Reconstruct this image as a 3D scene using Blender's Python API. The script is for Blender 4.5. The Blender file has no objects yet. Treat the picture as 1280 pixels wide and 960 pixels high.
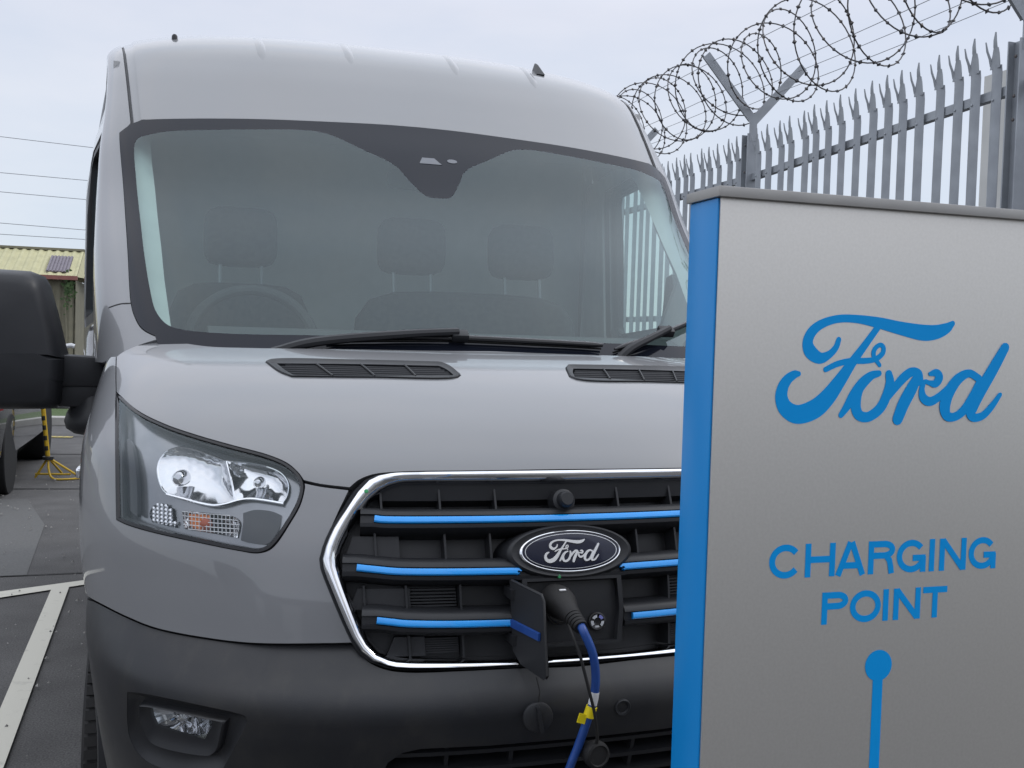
import bpy, bmesh, math, random
import numpy as np
from mathutils import Vector, Matrix
from mathutils.geometry import delaunay_2d_cdt
random.seed(7); np.random.seed(7)
scene = bpy.context.scene
col = scene.collection
rad = math.radians

# ------------------------------------------------------------------ camera
def make_camera(loc, yaw, pitch, roll, lens):
    cd = bpy.data.cameras.new('camera'); cam = bpy.data.objects.new('camera', cd); col.objects.link(cam)
    f = Vector((math.sin(yaw)*math.cos(pitch), math.cos(yaw)*math.cos(pitch), math.sin(pitch)))
    r = Vector((math.cos(yaw), -math.sin(yaw), 0)); u = r.cross(f)
    r2 = r*math.cos(roll)+u*math.sin(roll); u2 = -r*math.sin(roll)+u*math.cos(roll)
    m = Matrix((r2, u2, -f)).transposed().to_4x4(); m.translation = loc
    cam.matrix_world = m
    cd.sensor_fit = 'HORIZONTAL'; cd.sensor_width = 36; cd.lens = lens
    cd.clip_start = .02; cd.clip_end = 2000
    scene.camera = cam
make_camera((-.763, -1.951, 1.458), rad(17.72), rad(-2.41), rad(1.617), 36.264)

# ------------------------------------------------------------------ overcast sky and veiled sun
SUN_EL, SUN_AZ = rad(46), rad(90)          # azimuth clockwise from +Y
w = bpy.data.worlds.new('World'); scene.world = w; w.use_nodes = True
nt = w.node_tree; nt.nodes.clear()
def wn(t, **k):
    n = nt.nodes.new(t)
    for a, b in k.items(): setattr(n, a, b)
    return n
out = wn('ShaderNodeOutputWorld'); mixs = wn('ShaderNodeMixShader')
sky = wn('ShaderNodeTexSky', sky_type='NISHITA', sun_disc=False, sun_elevation=SUN_EL, sun_rotation=SUN_AZ)
bg1 = wn('ShaderNodeBackground'); bg1.inputs[1].default_value = .10
nt.links.new(sky.outputs[0], bg1.inputs[0])
tc = wn('ShaderNodeTexCoord'); sep = wn('ShaderNodeSeparateXYZ'); nt.links.new(tc.outputs['Generated'], sep.inputs[0])
ramp = wn('ShaderNodeValToRGB')             # cloud deck: paler at the horizon, brighter overhead
e = ramp.color_ramp.elements
e[0].position = 0; e[0].color = (.80, .845, .90, 1)
e[1].position = 1; e[1].color = (1.58, 1.63, 1.74, 1)
for p, c in ((.10, (.78, .835, .92, 1)), (.30, (.785, .81, .91, 1)), (.55, (1.30, 1.33, 1.45, 1))):
    x = e.new(p); x.color = c
nt.links.new(sep.outputs[2], ramp.inputs[0])
mp = wn('ShaderNodeMapping'); mp.inputs['Scale'].default_value = (1, 1, 3.0); nt.links.new(tc.outputs['Generated'], mp.inputs[0])
noi = wn('ShaderNodeTexNoise'); noi.inputs['Scale'].default_value = 2.6; noi.inputs['Detail'].default_value = 5; noi.inputs['Roughness'].default_value = .55
nt.links.new(mp.outputs[0], noi.inputs['Vector'])
mul = wn('ShaderNodeMix', data_type='RGBA', blend_type='MULTIPLY'); mul.inputs[0].default_value = 1
cr_ = wn('ShaderNodeValToRGB'); cr_.color_ramp.elements[0].position = .32; cr_.color_ramp.elements[0].color = (.90, .945, .99, 1); cr_.color_ramp.elements[1].position = .68; cr_.color_ramp.elements[1].color = (1.07, 1.06, 1.05, 1)
nt.links.new(noi.outputs[0], cr_.inputs[0])
nt.links.new(ramp.outputs[0], mul.inputs[6]); nt.links.new(cr_.outputs[0], mul.inputs[7])
bg2 = wn('ShaderNodeBackground'); bg2.inputs[1].default_value = 1.0; nt.links.new(mul.outputs[2], bg2.inputs[0])
mixs.inputs[0].default_value = .90
nt.links.new(bg1.outputs[0], mixs.inputs[1]); nt.links.new(bg2.outputs[0], mixs.inputs[2]); nt.links.new(mixs.outputs[0], out.inputs[0])
sd = bpy.data.lights.new('sun', 'SUN'); sd.energy = .5; sd.angle = rad(10); sd.color = (1, .97, .92)
so = bpy.data.objects.new('sun', sd); col.objects.link(so)
sdir = Vector((math.sin(SUN_AZ)*math.cos(SUN_EL), math.cos(SUN_AZ)*math.cos(SUN_EL), math.sin(SUN_EL)))
so.rotation_euler = (-sdir).to_track_quat('-Z', 'Y').to_euler(); so.location = (0, 0, 30)
scene.view_settings.view_transform = 'Standard'; scene.view_settings.look = 'None'
scene.view_settings.exposure = 0; scene.view_settings.gamma = 1; scene.view_settings.use_curve_mapping = False
scene.render.engine = 'CYCLES'
scene.cycles.max_bounces = 10; scene.cycles.transparent_max_bounces = 12; scene.cycles.caustics_reflective = False; scene.cycles.caustics_refractive = False

# ------------------------------------------------------------------ materials
MATS = {}
def mat(name, base, rough=.5, metal=0, coat=0, spec=.5, noise=None, bump=None, coat_rough=.03, rvar=0, emit=None, sheen=0, trans=0):
    """noise = (scale, second colour, low, high); bump = (scale, strength, distance)"""
    if name in MATS: return MATS[name]
    m = bpy.data.materials.new(name); m.use_nodes = True; n = m.node_tree.nodes; l = m.node_tree.links
    p = n['Principled BSDF']
    p.inputs['Base Color'].default_value = (*base, 1); p.inputs['Roughness'].default_value = rough; p.inputs['Metallic'].default_value = metal
    p.inputs['Coat Weight'].default_value = coat; p.inputs['Coat Roughness'].default_value = coat_rough; p.inputs['Specular IOR Level'].default_value = spec
    t = n.new('ShaderNodeTexCoord')
    def nz(scale, detail=6):
        x = n.new('ShaderNodeTexNoise'); x.inputs['Scale'].default_value = scale; x.inputs['Detail'].default_value = detail; l.new(t.outputs['Object'], x.inputs['Vector']); return x
    if noise:
        x = nz(noise[0]); r = n.new('ShaderNodeValToRGB'); r.color_ramp.elements[0].position = noise[2]; r.color_ramp.elements[1].position = noise[3]
        r.color_ramp.elements[0].color = (*base, 1); r.color_ramp.elements[1].color = (*noise[1], 1)
        l.new(x.outputs[0], r.inputs[0]); l.new(r.outputs[0], p.inputs['Base Color'])
    if rvar:
        x = nz(9, 8); r = n.new('ShaderNodeMapRange'); r.inputs[1].default_value = .3; r.inputs[2].default_value = .7
        r.inputs[3].default_value = max(.02, rough-rvar); r.inputs[4].default_value = rough+rvar
        l.new(x.outputs[0], r.inputs[0]); l.new(r.outputs[0], p.inputs['Roughness'])
    if bump:
        x = nz(bump[0], 4); b = n.new('ShaderNodeBump'); b.inputs['Strength'].default_value = bump[1]; b.inputs['Distance'].default_value = bump[2]
        l.new(x.outputs[0], b.inputs['Height']); l.new(b.outputs[0], p.inputs['Normal'])
    MATS[name] = m; return m
def glass(name, tint, rough=.0, ior=1.5, gain=1.0):
    """thin pane: tinted see-through plus mirror reflection by Fresnel"""
    m = bpy.data.materials.new(name); m.use_nodes = True; n = m.node_tree.nodes; l = m.node_tree.links; n.clear()
    o = n.new('ShaderNodeOutputMaterial'); mx = n.new('ShaderNodeMixShader'); tr = n.new('ShaderNodeBsdfTransparent'); gl = n.new('ShaderNodeBsdfGlossy'); fr = n.new('ShaderNodeFresnel')
    tr.inputs[0].default_value = (*tint, 1); gl.inputs['Roughness'].default_value = rough; gl.inputs[0].default_value = (.86, .97, 1, 1); fr.inputs[0].default_value = ior
    mm = n.new('ShaderNodeMath'); mm.operation = 'MULTIPLY'; mm.inputs[1].default_value = gain; mm.use_clamp = True
    ge = n.new('ShaderNodeNewGeometry'); mi = n.new('ShaderNodeMapRange'); mi.inputs[3].default_value = ior; mi.inputs[4].default_value = 1/ior; l.new(ge.outputs['Backfacing'], mi.inputs[0]); l.new(mi.outputs[0], fr.inputs[0])   # same pane from both sides
    l.new(fr.outputs[0], mm.inputs[0]); l.new(mm.outputs[0], mx.inputs[0]); l.new(tr.outputs[0], mx.inputs[1]); l.new(gl.outputs[0], mx.inputs[2]); l.new(mx.outputs[0], o.inputs[0])
    MATS[name] = m; return m
mat('paint', (.196, .200, .208), .42, coat=1.0, noise=(2.5, (.206, .210, .218), .35, .7), bump=(900, .02, .0004), coat_rough=.04)
def stains(m, colour, scale, lo, hi, amt):
    """thin dirt marks laid over the base colour"""
    t_ = MATS[m].node_tree; p = t_.nodes['Principled BSDF']; src = p.inputs['Base Color'].links[0].from_socket
    tc_ = t_.nodes.new('ShaderNodeTexCoord'); mp_ = t_.nodes.new('ShaderNodeMapping'); mp_.inputs['Scale'].default_value = (1, 1, .45); t_.links.new(tc_.outputs['Object'], mp_.inputs[0])
    nz_ = t_.nodes.new('ShaderNodeTexNoise'); nz_.inputs['Scale'].default_value = scale; nz_.inputs['Detail'].default_value = 8; nz_.inputs['Roughness'].default_value = .65; t_.links.new(mp_.outputs[0], nz_.inputs['Vector'])
    r_ = t_.nodes.new('ShaderNodeMapRange'); r_.inputs[1].default_value = lo; r_.inputs[2].default_value = hi; r_.inputs[4].default_value = amt; t_.links.new(nz_.outputs[0], r_.inputs[0])
    mx_ = t_.nodes.new('ShaderNodeMix'); mx_.data_type = 'RGBA'; mx_.inputs[7].default_value = (*colour, 1); t_.links.new(r_.outputs[0], mx_.inputs[0]); t_.links.new(src, mx_.inputs[6]); t_.links.new(mx_.outputs[2], p.inputs['Base Color'])
stains('paint', (.26, .22, .17), 7, .66, .80, .35); stains('paint', (.10, .10, .10), 60, .70, .78, .4)
mat('black_plastic', (.016, .017, .020), .46, spec=.42, noise=(6, (.023, .024, .027), .3, .75), bump=(700, .25, .0004), rvar=.06)
mat('grey_plastic', (.017, .018, .021), .40, spec=.5, noise=(8, (.032, .031, .030), .45, .8), bump=(600, .3, .0005), rvar=.06)
stains('grey_plastic', (.075, .068, .058), 22, .55, .85, .3)
mat('gloss_black', (.012, .012, .014), .12, rvar=.03)
mat('shell_black', (.006, .006, .007), .7)
mat('frit', (.010, .012, .019), .06, spec=.20)
mat('chrome', (.90, .91, .93), .06, metal=1, noise=(30, (.8, .81, .83), .5, .8))
mat('reflector', (.72, .725, .74), .09, metal=1)
mat('housing', (.16, .165, .175), .30, metal=.6, noise=(14, (.22, .225, .235), .4, .7))
mat('amber', (.90, .24, .03), .25, metal=.25)
mat('blue_insert', (.01, .36, .95), .22, coat=.6, noise=(25, (.01, .33, .90), .4, .7))
mat('cable_blue', (.015, .06, .26), .38, noise=(40, (.02, .08, .32), .4, .7), bump=(300, .08, .0006))
mat('rubber', (.012, .012, .013), .62, spec=.35, noise=(12, (.022, .021, .020), .4, .75), bump=(150, .3, .001))
mat('badge_blue', (.004, .007, .026), .10)
mat('badge_silver', (.78, .79, .80), .25, metal=.55)
mat('white_print', (.75, .75, .75), .5)
mat('yellow_tape', (.85, .68, .01), .5)
mat('green_sticker', (.03, .30, .10), .5)
mat('interior_dark', (.028, .029, .031), .75, noise=(30, (.045, .046, .048), .3, .7))
mat('interior_grey', (.52, .53, .53), .7, noise=(12, (.46, .47, .47), .3, .7))
mat('interior_pale', (.50, .52, .50), .7, noise=(10, (.45, .47, .45), .3, .7))
mat('seat_fabric', (.030, .031, .033), .9, noise=(60, (.05, .05, .052), .35, .65), bump=(400, .3, .001))
mat('steel_rim', (.25, .26, .27), .4, metal=.8, noise=(10, (.2, .2, .21), .4, .7))
glass('screen_glass', (.74, .86, .84), .0, 1.5, 1.3)
glass('side_glass', (.74, .86, .83), .0, 1.5, 1.3)
glass('lens_glass', (.93, .94, .95), .02, 1.45, 1.2)
mat('post_steel', (.60, .58, .54), .42, metal=.8, noise=(260, (.64, .62, .58), .3, .7), bump=(500, .05, .0004))
mat('post_cap', (.36, .35, .335), .4, metal=.3, noise=(20, (.40, .39, .37), .3, .7))
mat('post_blue', (.004, .245, .64), .3, spec=.4, noise=(8, (.005, .255, .66), .3, .7))
mat('vinyl_blue', (.003, .31, .76), .4, spec=.2, noise=(30, (.004, .32, .78), .3, .7))
mat('galvanised', (.40, .425, .455), .5, metal=.4, noise=(5, (.32, .34, .37), .35, .68), bump=(60, .15, .001), rvar=.08)
mat('wire_dark', (.07, .072, .08), .5, metal=.5, noise=(20, (.12, .10, .09), .4, .75))
mat('wire_grey', (.28, .29, .31), .5, metal=.5)

# ------------------------------------------------------------------ mesh helpers
def tag(o, label=None, cat=None, group=None, kind=None):
    for k, v in (('label', label), ('category', cat), ('group', group), ('kind', kind)):
        if v: o[k] = v
    return o
def empty(name, loc, label, cat, group=None):
    o = bpy.data.objects.new(name, None); o.location = loc; col.objects.link(o); o.empty_display_size = .2
    return tag(o, label, cat, group)
def origin_of(parent):
    v = Vector((0, 0, 0))
    while parent: v = v+parent.location; parent = parent.parent
    return v
def link(name, me, parent=None, material=None):
    o = bpy.data.objects.new(name, me); col.objects.link(o)
    if material: me.materials.clear(); me.materials.append(MATS[material])
    if parent: o.parent = parent
    return o
class MB:
    def __init__(s): s.v = []; s.f = []
    def add(s, V, F):
        k = len(s.v); s.v += [tuple(map(float, p)) for p in V]; s.f += [tuple(i+k for i in q) for q in F]; return s
    def box(s, c, d, rz=0, rx=0, ry=0, taper=None):
        V = []
        M = Matrix.Rotation(rz, 3, 'Z') @ Matrix.Rotation(ry, 3, 'Y') @ Matrix.Rotation(rx, 3, 'X')
        for z in (-.5, .5):
            for x, y in ((-.5, -.5), (.5, -.5), (.5, .5), (-.5, .5)):
                k = taper if (taper and z > 0) else 1
                V.append(Vector(c)+M @ Vector((x*d[0]*k, y*d[1]*k, z*d[2])))
        return s.add(V, [(3, 2, 1, 0), (4, 5, 6, 7), (0, 1, 5, 4), (1, 2, 6, 5), (2, 3, 7, 6), (3, 0, 4, 7)])
    def rings(s, R, closed=True, caps=True, loop=False):
        n = len(R[0]); V = [p for r in R for p in r]; F = []
        m = len(R)
        for i in range(m if loop else m-1):
            j = (i+1) % m
            for k in range(n if closed else n-1):
                k2 = (k+1) % n
                F.append((i*n+k, i*n+k2, j*n+k2, j*n+k))
        if caps and not loop and closed: F.append(tuple(range(n-1, -1, -1))); F.append(tuple((m-1)*n+k for k in range(n)))
        return s.add(V, F)
    def tube(s, P, r, n=8, caps=True, loop=False):
        P = [Vector(p) for p in P]; R = []; up = None; m = len(P)
        for i, p in enumerate(P):
            if loop: t = P[(i+1) % m]-P[i-1]
            else: t = P[min(i+1, m-1)]-P[max(i-1, 0)]
            t.normalize()
            if up is None: up = Vector((0, 0, 1)) if abs(t.z) < .9 else Vector((1, 0, 0))
            a = t.cross(up).normalized(); up = a.cross(t).normalized()
            rr = r[i] if hasattr(r, '__len__') else r
            R.append([p+(a*math.cos(2*math.pi*k/n)+up*math.sin(2*math.pi*k/n))*rr for k in range(n)])
        return s.rings(R, True, caps, loop)
    def lathe(s, c, axis, prof, n=24):
        """prof = (distance along axis, radius)"""
        ax = Vector(axis).normalized(); a = ax.orthogonal().normalized(); b = ax.cross(a)
        R = [[Vector(c)+ax*h+(a*math.cos(2*math.pi*k/n)+b*math.sin(2*math.pi*k/n))*r for k in range(n)] for h, r in prof]
        return s.rings(R, True, prof[0][1] > 0 and prof[-1][1] > 0)
    def prism(s, poly, o, u, v, d):
        """polygon in the plane o + x u + y v, thickened along d"""
        o, u, v, d = map(Vector, (o, u, v, d)); n = len(poly)
        A = [o+u*x+v*y for x, y in poly]; B = [p+d for p in A]
        return s.add(A+B, [tuple(range(n-1, -1, -1)), tuple(range(n, 2*n))]+[(i, (i+1) % n, n+(i+1) % n, n+i) for i in range(n)])
    def build(s, name, material, parent=None, smooth=35, label=None, kind=None, bevel=0):
        off = origin_of(parent)
        me = bpy.data.meshes.new(name); me.from_pydata([(p[0]-off.x, p[1]-off.y, p[2]-off.z) for p in s.v], [], s.f)
        bm = bmesh.new(); bm.from_mesh(me)
        if bevel:
            bmesh.ops.remove_doubles(bm, verts=bm.verts, dist=1e-5)
            ed = [x for x in bm.edges if len(x.link_faces) == 2 and x.calc_face_angle(0) > rad(40)]
            bmesh.ops.bevel(bm, geom=ed, offset=bevel, segments=2, affect='EDGES', profile=.6)
        bmesh.ops.recalc_face_normals(bm, faces=bm.faces); bm.to_mesh(me); bm.free()
        if smooth: me.shade_smooth(); me.set_sharp_from_angle(angle=rad(smooth))
        o = link(name, me, parent, material)
        if label: o['label'] = label
        if kind: o['kind'] = kind
        return o
def copy_tree(o, parent=None):
    c = o.copy(); col.objects.link(c); c.parent = parent
    for ch in o.children: copy_tree(ch, c)
    return c
def mirror_copy(o, parent, plane=0):
    """mirror image (about x = 0 in the parent's space) of one mesh part"""
    me = o.data.copy(); c = bpy.data.objects.new(o.name.split('.')[0], me); col.objects.link(c); c.parent = parent
    bm = bmesh.new(); bm.from_mesh(me)
    for v in bm.verts: v.co.x = -v.co.x
    bmesh.ops.reverse_faces(bm, faces=bm.faces); bm.to_mesh(me); bm.free()
    for k in o.keys():
        if k in ('label', 'kind'): c[k] = o[k]
    return c
# ---- body surfaces of the van: plan curves (superellipse) stacked along a profile
NEXP = 2.6
def _plan_table():
    th = np.linspace(0, 1, 4001)
    th = th**.5*0 + th
    # dense samples of x^n + (1-y)^n = 1, resampled by arc length
    a = np.linspace(0, np.pi/2, 40001)
    X = np.sin(a)**(2/NEXP); Y = 1-np.cos(a)**(2/NEXP)
    X[-1] = 1; Y[-1] = 1
    s = np.concatenate([[0], np.cumsum(np.hypot(np.diff(X), np.diff(Y)))]); s /= s[-1]
    return s, X, Y
PS, PX, PY = _plan_table()
def hermite(tab, q, col):
    # Catmull-Rom through table rows (non uniform), col 0 is the parameter
    t = tab[:, 0]; v = tab[:, col]
    m = np.gradient(v, t)
    q = np.asarray(q, float)
    i = np.clip(np.searchsorted(t, q, side='right')-1, 0, len(t)-2)
    h = t[i+1]-t[i]; x = (q-t[i])/h
    h00 = 2*x**3-3*x**2+1; h10 = x**3-2*x**2+x; h01 = -2*x**3+3*x**2; h11 = x**3-x**2
    return h00*v[i]+h10*h*m[i]+h01*v[i+1]+h11*h*m[i+1]
def make_net(rows):
    R = np.array(rows, float)           # a, z, W, D, C
    q = np.concatenate([[0], np.cumsum(np.hypot(np.diff(R[:, 0]), np.diff(R[:, 1])))])
    return np.column_stack([q, R])
NET = {
 'L': make_net([(-.045,.72,.945,.64,0),(-.018,.83,.965,.67,0),(0,.95,.985,.70,0),(.015,1.03,.99,.70,0),(.045,1.11,.992,.70,0),
                (.086,1.187,.99,.69,0),(.155,1.25,.98,.68,0),(.275,1.32,.968,.66,0),(.44,1.384,.955,.63,0),(.60,1.424,.945,.60,0),(.76,1.455,.94,.57,0),(.95,1.485,.94,.54,0)]),
 'B': make_net([(.13,.22,.86,.58,0),(.06,.32,.89,.62,0),(0.0,.44,.915,.65,0),(-.034,.55,.933,.66,0),(-.060,.64,.945,.67,0),(-.078,.70,.952,.675,0),(-.085,.74,.957,.68,0),(-.077,.768,.962,.68,0),(-.046,.808,.966,.67,0),(-.012,.85,.966,.67,0),(.03,.90,.955,.65,0)]),
 'U': make_net([(.56,1.365,1.0,.66,0),(.70,1.475,1.01,.61,0),(.95,1.667,1.025,.52,0),(1.257,1.901,1.035,.42,0),(1.45,2.08,1.035,.345,0),(1.555,2.177,1.03,.315,0),
                (1.645,2.265,1.03,.31,.005),(1.75,2.368,1.035,.315,.015),(1.87,2.472,1.045,.33,.035),(2.02,2.556,1.06,.36,.075),(2.28,2.625,1.075,.40,.15),(2.75,2.655,1.085,.34,.28),(3.5,2.665,1.09,.10,.38),(5.4,2.645,1.09,0,.38)]),
}
EXT = {'L': .03, 'B': 0.0, 'U': .06}
def S(net, s, q, off=0.0):
    """point on a body surface; s in -1..1 across (0 = centre, beyond 1 = on along the side), q up the profile"""
    T = NET[net]; s = np.asarray(s, float); q = np.asarray(q, float)
    a, z, W, D, C = [hermite(T, q, k) for k in range(1, 6)]
    t = np.abs(s); e = np.maximum(t-1, 0)*1.5
    X = np.interp(np.minimum(t, 1), PS, PX); Y = np.interp(np.minimum(t, 1), PS, PY)
    x = W*X + EXT[net]*np.where(e < .9, (1-np.cos(np.pi*np.minimum(e, .9)/.9))/2, 1)
    flare = .011/(1+np.exp(-(.415-t)/.016))/(1+np.exp(-(.27-q)/.03)) if net == 'L' else 0   # bumper cover swells towards the grille
    P = np.stack([np.sign(s)*x, a+D*Y+e-flare, z-C*Y], -1)
    if off: P = P + off*N(net, s, q)
    return P
def N(net, s, q):
    h = 2e-3
    du = S(net, s+h, q)-S(net, s-h, q); dv = S(net, s, q+h)-S(net, s, q-h)
    n = np.cross(du, dv); n /= np.linalg.norm(n, axis=-1, keepdims=True)+1e-12
    return n
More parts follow.
